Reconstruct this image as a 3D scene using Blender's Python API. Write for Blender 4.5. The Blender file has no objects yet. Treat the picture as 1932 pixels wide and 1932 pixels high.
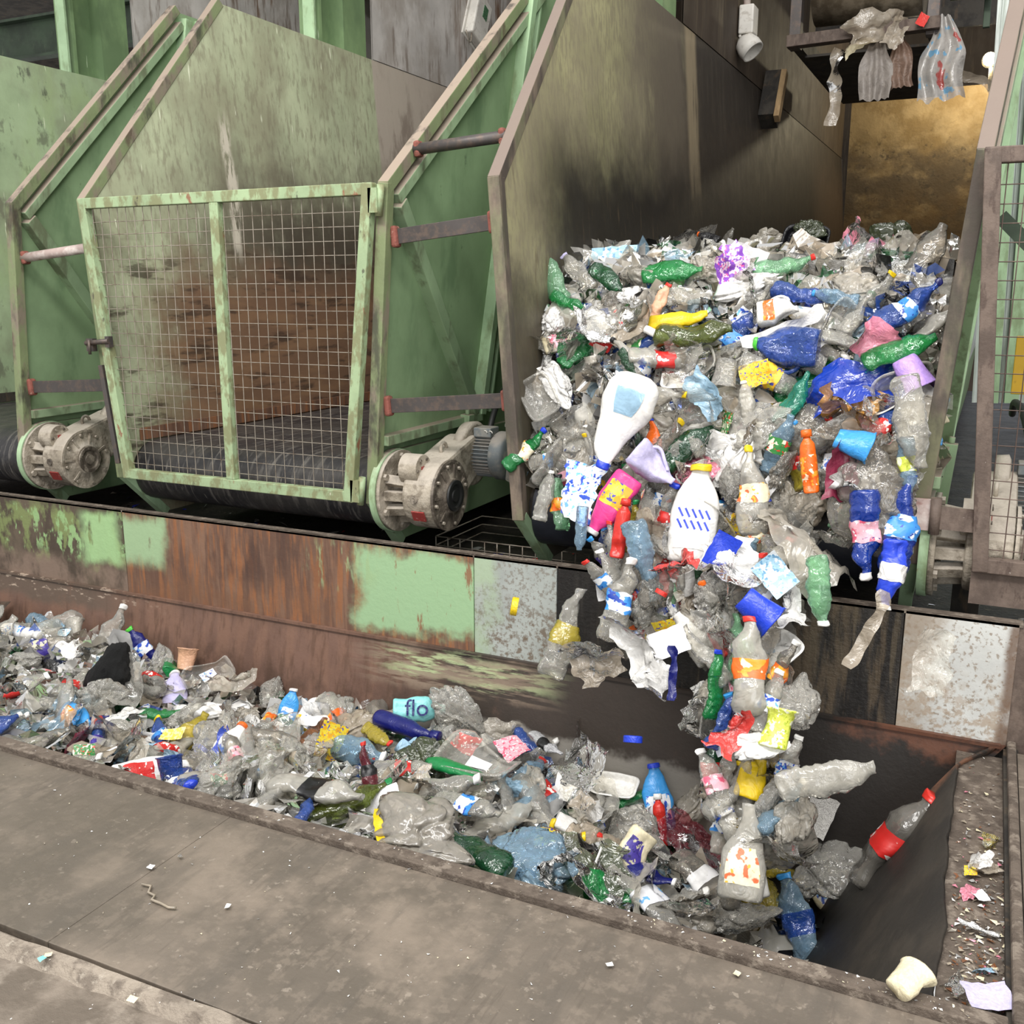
import bpy, bmesh, math, random
from mathutils import Vector, Matrix, noise

# ------------------------------------------------------------------ camera
S = bpy.context.scene
COL = S.collection
F_PX, CX = 1860.0, 966.0
VX = Vector((3966, 416, -1860)).normalized()          # the trough's direction, in camera axes (x right, y down, z forward)
VY = Vector((1860 * 1860 + 416 * 416, -416 * 3966, 1860 * 3966)).normalized()
VZ = VX.cross(VY)
if VZ.y > 0: VZ = -VZ
CAM = Vector((0, 0, 1.65))
RIGHT = Vector((VX.x, VY.x, VZ.x)); DOWN = Vector((VX.y, VY.y, VZ.y)); FWD = Vector((VX.z, VY.z, VZ.z))
cam_data = bpy.data.cameras.new('camera'); cam = bpy.data.objects.new('camera', cam_data); COL.objects.link(cam)
cam.matrix_world = Matrix(((RIGHT.x, -DOWN.x, -FWD.x, CAM.x), (RIGHT.y, -DOWN.y, -FWD.y, CAM.y), (RIGHT.z, -DOWN.z, -FWD.z, CAM.z), (0, 0, 0, 1)))
cam_data.sensor_width = 36; cam_data.lens = 36 * F_PX / 1932; cam_data.clip_start = .05; cam_data.clip_end = 200
S.camera = cam

# ------------------------------------------------------------------ light
W = bpy.data.worlds.new('hall_daylight'); S.world = W; W.use_nodes = True
bg = W.node_tree.nodes['Background']; bg.inputs[0].default_value = (1.0, .99, .975, 1); bg.inputs[1].default_value = .72
def area(name, loc, target, sx, sy, power, col=(1, .98, .95)):
    d = bpy.data.lights.new(name, 'AREA'); d.shape = 'RECTANGLE'; d.size = sx; d.size_y = sy; d.energy = power; d.color = col
    o = bpy.data.objects.new(name, d); COL.objects.link(o); o.location = loc
    o.rotation_euler = (Vector(target) - Vector(loc)).to_track_quat('-Z', 'Y').to_euler(); return o
area('overhead_glint_light', (-2.2, -1.5, 7.5), (-1.8, 3.6, .6), 7.0, 1.2, 620)  # area light added overhead to put gloss highlights on the plastic
area('overhead_glint_light', (1.8, 1.2, 7.5), (-.8, 3.6, .4), 1.2, 5.0, 260)  # second added overhead area light, for more glints
area('rear_daylight_area', (3.2, -5.0, 3.0), (-1.5, 4.0, 1.2), 4.0, 4.0, 230, (.97, .99, 1))  # unseen area light supplying daylight from behind the camera
S.view_settings.view_transform = 'Standard'; S.view_settings.look = 'None'
S.view_settings.exposure = 0.25; S.view_settings.gamma = 1; S.view_settings.use_curve_mapping = False
S.cycles.transparent_max_bounces = 20; S.cycles.max_bounces = 7; S.cycles.diffuse_bounces = 3
S.cycles.glossy_bounces = 3; S.cycles.transmission_bounces = 4
S.cycles.caustics_reflective = False; S.cycles.caustics_refractive = False

# ------------------------------------------------------------------ pixel <-> place
def ray(px, py):
    return (RIGHT * (px - CX) + DOWN * (py - CX) + FWD * F_PX)
def onY(px, py, y): d = ray(px, py); return CAM + d * ((y - CAM.y) / d.y)
def onX(px, py, x): d = ray(px, py); return CAM + d * ((x - CAM.x) / d.x)
def onZ(px, py, z): d = ray(px, py); return CAM + d * ((z - CAM.z) / d.z)
def march(px, py, inside, t0=1.5, t1=14, step=.015):
    d = ray(px, py).normalized(); t = t0
    while t < t1:
        p = CAM + d * t
        if inside(p): return p
        t += step
    return CAM + d * t1
def project(p):
    q = Vector(p) - CAM; z = q.dot(FWD)
    return (q.dot(RIGHT) / z * F_PX + CX, q.dot(DOWN) / z * F_PX + CX)

# ------------------------------------------------------------------ objects
def tag(o, label=None, cat=None, group=None, kind=None):
    if label: o['label'] = label
    if cat: o['category'] = cat
    if group: o['group'] = group
    if kind: o['kind'] = kind
    return o
def thing(name, label, cat, loc=(0, 0, 0), group=None):
    o = bpy.data.objects.new(name, None); COL.objects.link(o); o.location = loc; o.empty_display_size = .1
    return tag(o, label, cat, group)
def root_loc(o):
    v = Vector((0, 0, 0))
    while o: v += Vector(o.location); o = o.parent
    return v

class MB:
    """collects shapes in world coordinates and links them as one mesh object"""
    def __init__(s): s.v = []; s.f = []; s.m = []; s.sm = []
    def add(s, vs, fs, mi=0, smooth=False):
        n = len(s.v); s.v += [tuple(p) for p in vs]
        for f in fs: s.f.append([i + n for i in f]); s.m.append(mi); s.sm.append(smooth)
        return s
    def box(s, c, size, rot=None, mi=0):
        hx, hy, hz = size[0] / 2, size[1] / 2, size[2] / 2
        vs = [Vector((x, y, z)) for x in (-hx, hx) for y in (-hy, hy) for z in (-hz, hz)]
        if rot is not None: vs = [rot @ p for p in vs]
        vs = [p + Vector(c) for p in vs]
        return s.add(vs, [(0, 1, 3, 2), (4, 6, 7, 5), (0, 4, 5, 1), (2, 3, 7, 6), (0, 2, 6, 4), (1, 5, 7, 3)], mi)
    def beam(s, a, b, w, h, up=(0, 0, 1), mi=0, ext=0):
        a, b = Vector(a), Vector(b); d = (b - a).normalized(); a = a - d * ext; b = b + d * ext
        u = Vector(up); x = d.cross(u)
        if x.length < 1e-4: x = d.cross(Vector((0, 1, 0)))
        x.normalize(); y = x.cross(d).normalized()
        vs = []
        for p in (a, b):
            for i, j in ((-1, -1), (1, -1), (1, 1), (-1, 1)): vs.append(p + x * (i * w / 2) + y * (j * h / 2))
        return s.add(vs, [(3, 2, 1, 0), (4, 5, 6, 7), (0, 1, 5, 4), (1, 2, 6, 5), (2, 3, 7, 6), (3, 0, 4, 7)], mi)
    def tube(s, pts, r, seg=10, mi=0, cap=True, smooth=True):
        pts = [Vector(p) for p in pts]; n = len(pts); rs = r if isinstance(r, (list, tuple)) else [r] * n
        vs = []; prev = None
        for i, p in enumerate(pts):
            d = (pts[min(i + 1, n - 1)] - pts[max(i - 1, 0)]).normalized()
            if prev is None: x = d.orthogonal().normalized()
            else:
                x = prev - d * prev.dot(d)
                x = x.normalized() if x.length > 1e-5 else d.orthogonal().normalized()
            prev = x; y = d.cross(x)
            for k in range(seg):
                t = 2 * math.pi * k / seg; vs.append(p + (x * math.cos(t) + y * math.sin(t)) * rs[i])
        fs = [(i * seg + k, i * seg + (k + 1) % seg, (i + 1) * seg + (k + 1) % seg, (i + 1) * seg + k) for i in range(n - 1) for k in range(seg)]
        s.add(vs, fs, mi, smooth)
        if cap:
            s.add([vs[k] for k in range(seg)][::-1], [list(range(seg))], mi); s.add(vs[-seg:], [list(range(seg))], mi)
        return s
    def lathe(s, c, axis, prof, seg=32, mi=0, smooth=True):
        """prof = [(distance along axis, radius)]; sharp where two equal stations repeat"""
        axis = Vector(axis).normalized(); x = axis.orthogonal().normalized(); y = axis.cross(x); c = Vector(c)
        for (a0, r0), (a1, r1) in zip(prof[:-1], prof[1:]):
            vs = []
            for a, r in ((a0, r0), (a1, r1)):
                for k in range(seg):
                    t = 2 * math.pi * k / seg; vs.append(c + axis * a + (x * math.cos(t) + y * math.sin(t)) * max(r, 1e-4))
            s.add(vs, [(k, (k + 1) % seg, seg + (k + 1) % seg, seg + k) for k in range(seg)], mi, smooth and abs(a1 - a0) > 1e-5)
        return s
    def prism(s, poly, d0, d1, mi=0):
        """poly: list of 3D points; d0/d1: offsets of the two faces"""
        n = len(poly); a = [Vector(p) + Vector(d0) for p in poly]; b = [Vector(p) + Vector(d1) for p in poly]
        s.add(a + b, [list(range(n))[::-1], list(range(n, 2 * n))] + [(i, (i + 1) % n, n + (i + 1) % n, n + i) for i in range(n)], mi)
        return s
    def build(s, name, mats, parent=None, local=False, bevel=0):
        me = bpy.data.meshes.new(name)
        off = root_loc(parent) if (parent and not local) else Vector((0, 0, 0))
        me.from_pydata([(x - off.x, y - off.y, z - off.z) for x, y, z in s.v], [], s.f)
        mats = mats if isinstance(mats, (list, tuple)) else [mats]
        for m in mats: me.materials.append(m)
        for p, mi, sm in zip(me.polygons, s.m, s.sm): p.material_index = mi; p.use_smooth = sm
        bm = bmesh.new(); bm.from_mesh(me)
        bmesh.ops.remove_doubles(bm, verts=bm.verts, dist=1e-5); bmesh.ops.recalc_face_normals(bm, faces=bm.faces)
        bm.to_mesh(me); bm.free()
        o = bpy.data.objects.new(name, me); COL.objects.link(o)
        if parent: o.parent = parent
        if bevel:
            b = o.modifiers.new('edge', 'BEVEL'); b.width = bevel; b.segments = 2; b.limit_method = 'ANGLE'; b.angle_limit = math.radians(50)
        return o
# ------------------------------------------------------------------ materials
def lin(c):
    if isinstance(c, str): c = [int(c[i:i + 2], 16) for i in (0, 2, 4)]
    r = []
    for v in c:
        v /= 255; r.append(v / 12.92 if v <= .04045 else ((v + .055) / 1.055) ** 2.4)
    return (r[0], r[1], r[2], 1)
class NT:
    def __init__(s, name):
        s.m = bpy.data.materials.new(name); s.m.use_nodes = True; s.t = s.m.node_tree; s.t.nodes.clear()
        s.out = s.n('ShaderNodeOutputMaterial')
    def n(s, kind, **kw):
        d = s.t.nodes.new(kind)
        for k, v in kw.items(): setattr(d, k, v)
        return d
    def l(s, a, b): s.t.links.new(a, b)
    def val(s, sock, v):
        if isinstance(v, bpy.types.NodeSocket): s.l(v, sock)
        else: sock.default_value = v
    def math(s, op, a, b=0.5):
        d = s.n('ShaderNodeMath', operation=op); s.val(d.inputs[0], a); s.val(d.inputs[1], b); return d.outputs[0]
    def step(s, x, lo, hi):
        d = s.n('ShaderNodeMapRange', interpolation_type='SMOOTHSTEP'); s.val(d.inputs[0], x)
        d.inputs[1].default_value = lo; d.inputs[2].default_value = hi; return d.outputs[0]
    def noise(s, vec, scale=(1, 1, 1), detail=4, rough=.6, off=0, dist=0):
        mp = s.n('ShaderNodeMapping'); s.l(vec, mp.inputs[0]); mp.inputs[3].default_value = scale; mp.inputs[1].default_value = (off, off * .7, off * 1.3)
        d = s.n('ShaderNodeTexNoise'); s.l(mp.outputs[0], d.inputs['Vector']); d.inputs['Scale'].default_value = 1
        d.inputs['Detail'].default_value = detail; d.inputs['Roughness'].default_value = rough; d.inputs['Distortion'].default_value = dist
        return d.outputs[0]
    def mix(s, f, a, b):
        d = s.n('ShaderNodeMix', data_type='RGBA'); s.val(d.inputs[0], f)
        for i, v in ((6, a), (7, b)): s.val(d.inputs[i], v)
        return d.outputs[2]
    def shmix(s, f, a, b):
        d = s.n('ShaderNodeMixShader'); s.val(d.inputs[0], f); s.l(a, d.inputs[1]); s.l(b, d.inputs[2]); return d.outputs[0]
_ofs = [0.0]
def L(col, scale=(4, 4, 4), thr=.55, soft=.06, amt=1.0, detail=5, rough=.62, where=(), jit=.12, up=None):
    """one layer of dirt, rust or paint: its colour, the noise that breaks it up, and where on the thing it lies"""
    return dict(col=col, scale=scale, thr=thr, soft=soft, amt=amt, detail=detail, rough=rough, where=where, jit=jit, up=up)
def coat(name, base, layers=(), rough=.6, metal=0.0, bump=.15, bscale=30, var=.12, spec=.4):
    t = NT(name); g = t.n('ShaderNodeNewGeometry'); pos = g.outputs['Position']
    b = lin(base); v = t.noise(pos, (2.3, 2.3, 2.3), 5)
    dk = tuple(c * (1 - var * 1.6) for c in b[:3]) + (1,); lt = tuple(min(1, c * (1 + var)) for c in b[:3]) + (1,)
    col = t.mix(t.step(v, .3, .7), dk, lt)
    for k, y in enumerate(layers):
        _ofs[0] += 3.7
        if y['thr'] > 0:
            nz = t.noise(pos, y['scale'], y['detail'], y['rough'], _ofs[0])
            f = t.step(nz, y['thr'] - y['soft'], y['thr'] + y['soft'])
        else: f = None
        if y['amt'] != 1.0 or f is None: f = t.math('MULTIPLY', f if f is not None else 1.0, y['amt'])
        if y['where']:
            jn = t.noise(pos, (3, 3, 3), 5, .65, _ofs[0] + 1.9)
            jv = t.math('MULTIPLY', t.math('SUBTRACT', jn, .5), y['jit'] * 4)
            sp = t.n('ShaderNodeSeparateXYZ'); t.l(pos, sp.inputs[0])
            for ax, lo, hi, so in y['where']:
                c = t.math('ADD', sp.outputs['xyz'.index(ax)], jv)
                if lo is not None: f = t.math('MULTIPLY', f, t.step(c, lo - so, lo + so))
                if hi is not None: f = t.math('MULTIPLY', f, t.math('SUBTRACT', 1.0, t.step(c, hi - so, hi + so)))
        if y['up'] is not None:
            sn = t.n('ShaderNodeSeparateXYZ'); t.l(g.outputs['Normal'], sn.inputs[0])
            f = t.math('MULTIPLY', f, t.step(sn.outputs[2], y['up'], y['up'] + .3))
        col = t.mix(f, col, lin(y['col']))
    p = t.n('ShaderNodeBsdfPrincipled'); t.l(col, p.inputs['Base Color']); p.inputs['Metallic'].default_value = metal
    p.inputs['Specular IOR Level'].default_value = spec
    rn = t.noise(pos, (6, 6, 6), 4, .6, 11); r = t.n('ShaderNodeMapRange'); t.l(rn, r.inputs[0]); r.inputs[3].default_value = max(.05, rough - .15); r.inputs[4].default_value = min(1, rough + .15)
    t.l(r.outputs[0], p.inputs['Roughness'])
    if bump:
        bn = t.n('ShaderNodeBump'); bn.inputs['Strength'].default_value = bump; bn.inputs['Distance'].default_value = .02
        t.l(t.noise(pos, (bscale,) * 3, 5, .65, 5), bn.inputs['Height']); t.l(bn.outputs[0], p.inputs['Normal'])
    t.l(p.outputs[0], t.out.inputs[0]); return t.m

def plastic(name, col, opac=.3, rough=.25, crinkle=.5, cs=22, gloss=1.0, print_col=None, print_scale=(30, 30, 30), thr=.5, print2=None):
    """thin plastic: clear or tinted when opac < 1, opaque when 1; crinkle breaks the highlight up"""
    t = NT(name); tc = t.n('ShaderNodeTexCoord'); oi = t.n('ShaderNodeObjectInfo')
    ad = t.n('ShaderNodeVectorMath', operation='ADD'); t.l(tc.outputs['Object'], ad.inputs[0])
    cb = t.n('ShaderNodeCombineXYZ'); rr = t.math('MULTIPLY', oi.outputs['Random'], 37.0)
    for i in range(3): t.l(rr, cb.inputs[i])
    t.l(cb.outputs[0], ad.inputs[1]); vec = ad.outputs[0]
    c = lin(col)
    cc = t.mix(t.step(t.noise(vec, (12, 12, 12), 3), .3, .7), tuple(x * .82 for x in c[:3]) + (1,), c)
    if print_col:
        cc = t.mix(t.step(t.noise(vec, print_scale, 2, .5, 3.1), thr - .02, thr + .02), cc, lin(print_col))
    if print2:
        cc = t.mix(t.step(t.noise(vec, tuple(1.6 * q for q in print_scale), 2, .5, 9.1), .6, .63), cc, lin(print2))
    bn = t.n('ShaderNodeBump'); bn.inputs['Strength'].default_value = crinkle; bn.inputs['Distance'].default_value = .02
    t.l(t.noise(vec, (cs, cs, cs), 3, .55, 1.0, 1.2), bn.inputs['Height'])
    p = t.n('ShaderNodeBsdfPrincipled'); t.l(cc, p.inputs['Base Color']); p.inputs['Roughness'].default_value = rough
    p.inputs['Specular IOR Level'].default_value = .5; t.l(bn.outputs[0], p.inputs['Normal'])
    sh = p.outputs[0]
    if opac < 1:
        tr = t.n('ShaderNodeBsdfTransparent'); mx = max(c[:3])
        tr.inputs[0].default_value = tuple((.35 + .65 * (x / mx)) * .97 for x in c[:3]) + (1,)
        lw = t.n('ShaderNodeLayerWeight'); lw.inputs[0].default_value = .35; t.l(bn.outputs[0], lw.inputs[1])
        f = t.math('ADD', t.math('MULTIPLY', lw.outputs[1], .55 * (1 - opac)), opac)
        base = t.shmix(f, tr.outputs[0], p.outputs[0])
        gl = t.n('ShaderNodeBsdfGlossy'); gl.inputs['Roughness'].default_value = max(.06, rough * .5); t.l(bn.outputs[0], gl.inputs['Normal'])
        fr = t.n('ShaderNodeFresnel'); fr.inputs[0].default_value = 1.5; t.l(bn.outputs[0], fr.inputs['Normal'])
        sh = t.shmix(t.math('MULTIPLY', fr.outputs[0], gloss), base, gl.outputs[0])
    t.l(sh, t.out.inputs[0]); return t.m
def emit(name, col, power):
    t = NT(name); e = t.n('ShaderNodeEmission'); e.inputs[0].default_value = lin(col); e.inputs[1].default_value = power
    t.l(e.outputs[0], t.out.inputs[0]); return t.m

RUST, BROWN, DUST, SOOT = '7d4a2e', '5c4a3a', '96877a', '2b2723'
def drips(col='d6dcc0', thr=.72, amt=.9): return L(col, (26, 26, 2.6), thr, .015, amt, 3, .5)
M = {}
M['green_clean'] = coat('green_painted_steel', '8ca57e', [L('627c5b', (3, 3, 1.2), .58, .08, .6), drips('b9cfae', .75, .7), L('2f3b2c', (9, 9, 5), .7, .04, .7), L(DUST, (3, 3, 3), .45, .2, .85, up=.5)], rough=.5, bump=.05)
M['green_rib'] = coat('green_steel_ribs', '93aa86', [L('5b5a45', (8, 8, 3), .56, .08, .7), L(DUST, (6, 6, 6), .3, .2, .95, up=.35)], rough=.55, bump=.08)
M['green_light'] = coat('light_green_steel', 'a3bf98', [L('6f7a55', (10, 10, 4), .58, .1, .7), L(RUST, (14, 14, 6), .7, .04, .8), L(DUST, (6, 6, 6), .3, .2, .9, up=.5)], rough=.5, bump=.06)
M['gate_green'] = coat('gate_green_paint', '9db18a', [L('7d7a58', (16, 16, 8), .51, .07, .8), L('8a5a45', (10, 10, 5), .66, .03, .9), L('e6ead2', (60, 60, 14), .72, .02, .9), L('4c463c', (22, 22, 9), .66, .03, .8)], rough=.6, bump=.1)
M['gate_rust'] = coat('rusty_gate_frame', '5a4d45', [L('73645a', (14, 14, 8), .5, .1, .7), L('4b3d36', (20, 20, 8), .6, .05, .8), L('d8cfc6', (55, 55, 20), .73, .02, .9)], rough=.7, bump=.2)
M['edge'] = coat('worn_plate_edge', '7f8a64', [L('85776b', (9, 9, 4), .54, .08, .85), L('5a4c3f', (9, 9, 4), .6, .07, .8), L('978779', (4, 4, 4), .2, .2, .95, up=.3), L('3c3834', (5, 5, 2), .6, .06, .8)], rough=.7, bump=.12)
M['edge_dark'] = coat('dark_worn_plate_edge', '75745a', [L('7d6d61', (7, 7, 3), .5, .1, .85), L('3d3733', (6, 6, 2), .52, .1, .8), L('7d6f66', (4, 4, 4), .2, .2, .95, up=.3)], rough=.7, bump=.12)
M['bar_dark'] = coat('bare_dark_steel', '55504e', [L('6b5c52', (20, 20, 20), .55, .1, .7), L('8b4b3b', (14, 14, 14), .72, .03, .8)], rough=.5, metal=.4, bump=.06)
M['bar_white'] = coat('whitish_steel_tube', 'b7a39c', [L('8f5f56', (14, 14, 14), .62, .06, .8), L('d9cfc8', (10, 10, 10), .55, .1, .8)], rough=.6, bump=.1)
M['rust_red'] = coat('red_rusted_steel', '8a5146', [L('5e3a30', (24, 24, 24), .55, .08, .8), L('b78f80', (30, 30, 30), .68, .05, .7)], rough=.8, bump=.25)
M['wire'] = coat('galvanised_wire', 'a0978a', [L('6d5d4e', (14, 14, 14), .56, .08, .8)], rough=.5, metal=.3, bump=0)
M['wire_dark'] = coat('rusted_wire', '5a4b44', [L('7d6b60', (14, 14, 14), .6, .08, .8)], rough=.6, metal=.2, bump=0)
def inner_wall(name, base, layers): return coat(name, base, layers, rough=.6, bump=.08, bscale=40)
M['inner_left'] = inner_wall('bunker_lining_green', '9fb18d', [L('6a6f5c', (7, 7, 4), .62, .05, .8), L('7b7566', (1.6, 1.6, 1.2), .56, .1, .5), drips(), L('9fb383', (2, 2, 1), .58, .08, .6), L('41403a', (6, 6, 3), .68, .03, .7)])
M['inner_mid'] = inner_wall('bunker_lining_worn', 'b4bb9b', [
    L('8b866f', (2.2, 2.2, 1.3), .52, .12, .65), L('aeb896', (3, 3, 2), .57, .1, .4), L('827c68', (30, 30, 9), .56, .08, .55), drips('dfe2c8', .7, .95),
    L('b3a79b', (2, 2, 2), 0, .1, .93, where=[('y', 7.08, None, .015)], jit=.0),
    L('82756a', (5, 5, 2), .53, .08, .8, where=[('y', 7.12, None, .05), ('z', None, 3.3, .3)]),
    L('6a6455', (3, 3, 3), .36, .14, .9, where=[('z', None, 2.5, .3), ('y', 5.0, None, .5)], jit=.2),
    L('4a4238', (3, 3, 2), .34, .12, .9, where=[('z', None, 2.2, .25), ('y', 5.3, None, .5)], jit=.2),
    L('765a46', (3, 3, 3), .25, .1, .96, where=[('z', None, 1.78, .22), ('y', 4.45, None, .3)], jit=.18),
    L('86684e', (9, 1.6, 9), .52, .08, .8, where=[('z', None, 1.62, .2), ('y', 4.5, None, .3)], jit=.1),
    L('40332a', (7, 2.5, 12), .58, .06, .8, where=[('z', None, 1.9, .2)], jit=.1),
    L('cfc7b6', (30, 30, 5), .44, .05, .95, where=[('y', 5.22, 5.30, .02), ('z', 1.9, 2.72, .1)], jit=.03)])
M['inner_right'] = inner_wall('bunker_lining_sooted', 'a09c76', [
    L('7d7660', (40, 40, 12), .52, .08, .65), L('8f8670', (2, 2, 1.6), .5, .16, .6),
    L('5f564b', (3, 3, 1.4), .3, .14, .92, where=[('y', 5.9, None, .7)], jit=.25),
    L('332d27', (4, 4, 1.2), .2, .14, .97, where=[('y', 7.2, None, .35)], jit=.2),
    L('463f36', (11, 11, 1.2), .58, .08, .7, where=[('y', 7.5, None, .6)]),
    L('94866d', (20, 20, 1.2), .38, .12, .9, where=[('y', 7.15, 7.42, .05), ('z', 2.0, None, .25)], jit=.02),
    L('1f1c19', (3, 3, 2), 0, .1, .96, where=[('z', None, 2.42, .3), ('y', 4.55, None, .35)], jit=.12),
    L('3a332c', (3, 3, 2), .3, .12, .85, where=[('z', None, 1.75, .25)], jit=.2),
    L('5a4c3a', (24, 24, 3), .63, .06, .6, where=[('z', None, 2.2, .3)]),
    L('54463a', (3, 3, 1), .3, .1, .85, where=[('y', 12.6, None, .5), ('z', None, 3.1, .3)])])
M['panel_grey'] = coat('grey_cladding_sheet', 'c2bdb8', [L('9d958d', (3, 3, 2), .55, .1, .8), L('7a6d63', (12, 12, 2), .6, .06, .7), L('70533c', (14, 14, 1.6), .56, .06, .8, where=[('y', 8.5, 9.6, .3)], jit=.1)], rough=.6, bump=.05)
M['panel_dark'] = coat('sooted_cladding_sheet', '463c31', [L('3f3429', (6, 6, 1.2), .5, .1, .9), L('5d5140', (14, 14, 1.4), .6, .06, .6)], rough=.7, bump=.08)
M['pale_sheet'] = coat('pale_sheet_and_lit_wall', 'd9dfdc', [L('97a494', (40, 2, 2), .5, .1, .6)], rough=.4, bump=.05)
M['back_tan'] = coat('crusted_back_wall', '9a8562', [L('7a6440', (3, 3, 3), .5, .1, .8), L('4c4031', (2.2, 2.2, 3), .42, .12, .9, where=[('z', None, 3.5, .35)], jit=.3), L('3b3329', (12, 12, 12), .62, .05, .7, where=[('z', 1.8, 3.7, .3)]), L('6a5334', (1.6, 1.6, 2), .5, .1, .7, where=[('z', None, 2.9, .3)])], rough=.8, bump=.6, bscale=9)
M['belt'] = coat('scuffed_black_belt', '2c2b2d', [L('6d6964', (34, 5, 5), .58, .08, .75), L('8d8880', (50, 9, 9), .68, .05, .8), L('43403d', (4, 4, 4), .5, .1, .7)], rough=.45, bump=.2, bscale=25)
M['belt_clean'] = coat('black_rubber_belt', '1a1c22', [L('2c2e36', (3, 3, 3), .5, .12, .8), L('807b76', (60, 14, 14), .74, .02, .5)], rough=.4, bump=.08)
M['gear'] = coat('dusty_gear_casting', '9a9080', [L('b5ab9c', (9, 9, 9), .52, .1, .8), L('6d6355', (16, 16, 16), .55, .08, .8), L('4e463d', (9, 9, 9), .64, .06, .7), L('b3aa9e', (6, 6, 6), .2, .2, .7, up=.3)], rough=.75, bump=.4, bscale=45)
M['gear_dark'] = coat('oily_gear_cover', '6f665b', [L('4a423a', (12, 12, 12), .48, .1, .85), L('968c7e', (16, 16, 16), .58, .06, .8)], rough=.55, bump=.35, bscale=45)
M['motor'] = coat('grey_motor_paint', '6c7274', [L('8c8880', (14, 14, 14), .54, .1, .7), L('8f8880', (8, 8, 8), .2, .2, .8, up=.4)], rough=.6, bump=.1)
M['black'] = coat('black_rubber', '1f1f1f', [L('55504a', (10, 10, 10), .6, .1, .5)], rough=.5, bump=.05)
M['plate_red'] = coat('red_rating_plate', '8f3a36', [L('b9867c', (60, 60, 60), .62, .05, .5)], rough=.5, bump=0)
M['dark'] = coat('dark_grimy_steel', '2e2b28', [L('47423b', (5, 5, 5), .5, .1, .8), L('5b4c3c', (12, 12, 4), .62, .06, .7)], rough=.7, bump=.2)
M['dark_green'] = coat('dark_green_steel', '3c4c3a', [L('2b352a', (3, 3, 3), .5, .1, .8), L('5d6450', (14, 14, 5), .66, .05, .6)], rough=.6, bump=.06)
M['col_green'] = coat('column_green_paint', '7d966b', [L('5f7555', (3, 3, 1.4), .5, .1, .7), drips('c8d6b8', .72, .8)], rough=.55, bump=.05)
# trough sheets
M['t_moss'] = coat('grimy_green_sheet', '625648', [L('473c33', (4, 4, 2), .48, .1, .85), L('7e8a58', (10, 10, 5), .53, .05, .9, where=[('z', .12, .44, .04)], jit=.08), L('93b47c', (13, 13, 6), .57, .03, .95, where=[('z', .16, .43, .04)], jit=.06), L('8a7668', (5, 5, 3), .46, .1, .8, where=[('z', None, .16, .06)], jit=.06), L('9ec08a', (9, 9, 2.4), .4, .05, .95, where=[('x', -4.55, -4.28, .05), ('z', .14, .45, .03)], jit=.05)], rough=.65, bump=.15)
M['t_rust'] = coat('rusted_green_sheet', '7c5f4d', [L('5f463a', (24, 24, 2.2), .5, .1, .8), L('91603f', (32, 32, 3), .55, .07, .85), L('4a3730', (5, 5, 1.4), .56, .07, .8, where=[('x', -3.9, -3.0, .3), ('z', .2, None, .1)]), L('75543f', (4, 4, 4), .5, .1, .6, where=[('z', None, .12, .06)]),
    L('9cb78e', (8, 8, 3), .33, .06, .97, where=[('x', None, -3.93, .05), ('z', .2, .455, .05)], jit=.07),
    L('97b78d', (7, 7, 3), .26, .05, .98, where=[('x', -2.68, None, .05), ('z', .06, .452, .04)], jit=.09), L('8a5f45', (18, 18, 5), .63, .04, .9, where=[('x', -2.8, None, .1)]),
    L('97b083', (14, 14, 3), .56, .05, .9, where=[('x', -2.95, -2.6, .05), ('z', .25, .455, .05)], jit=.06), L('c9bfb0', (40, 40, 3), .75, .015, .8)], rough=.65, bump=.12)
M['t_grey'] = coat('bare_grey_sheet', 'a4a9a4', [L('807a70', (60, 60, 60), .56, .06, .8), L('6c5c4c', (30, 30, 30), .56, .06, .85, where=[('z', None, .26, .1)], jit=.08), L('a3b598', (5, 5, 3), .4, .1, .9, where=[('x', None, -1.95, .06)])], rough=.5, bump=.1)
M['t_black'] = coat('wet_black_grimed_sheet', '35322f', [L('22201f', (9, 9, 1.2), .5, .08, .9), L('5b4f40', (14, 14, 2), .54, .07, .8, where=[('x', -.95, -.2, .15)], jit=.2), L('5d5344', (26, 26, 1.5), .62, .05, .6), L('d8d2c4', (120, 120, 70), .74, .015, .9)], rough=.35, bump=.3, bscale=50)
M['t_white'] = coat('speckled_white_sheet', 'c9cac6', [L('8c7f70', (55, 55, 55), .58, .05, .85), L('a08f7c', (30, 30, 30), .52, .07, .8, where=[('z', None, .2, .12)], jit=.12), L('9a8a78', (6, 6, 6), .4, .1, .8, where=[('x', None, -.12, .05)]), L('6a5546', (5, 5, 5), .4, .1, .9, where=[('x', .155, None, .015)], jit=.02)], rough=.5, bump=.1)
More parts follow.
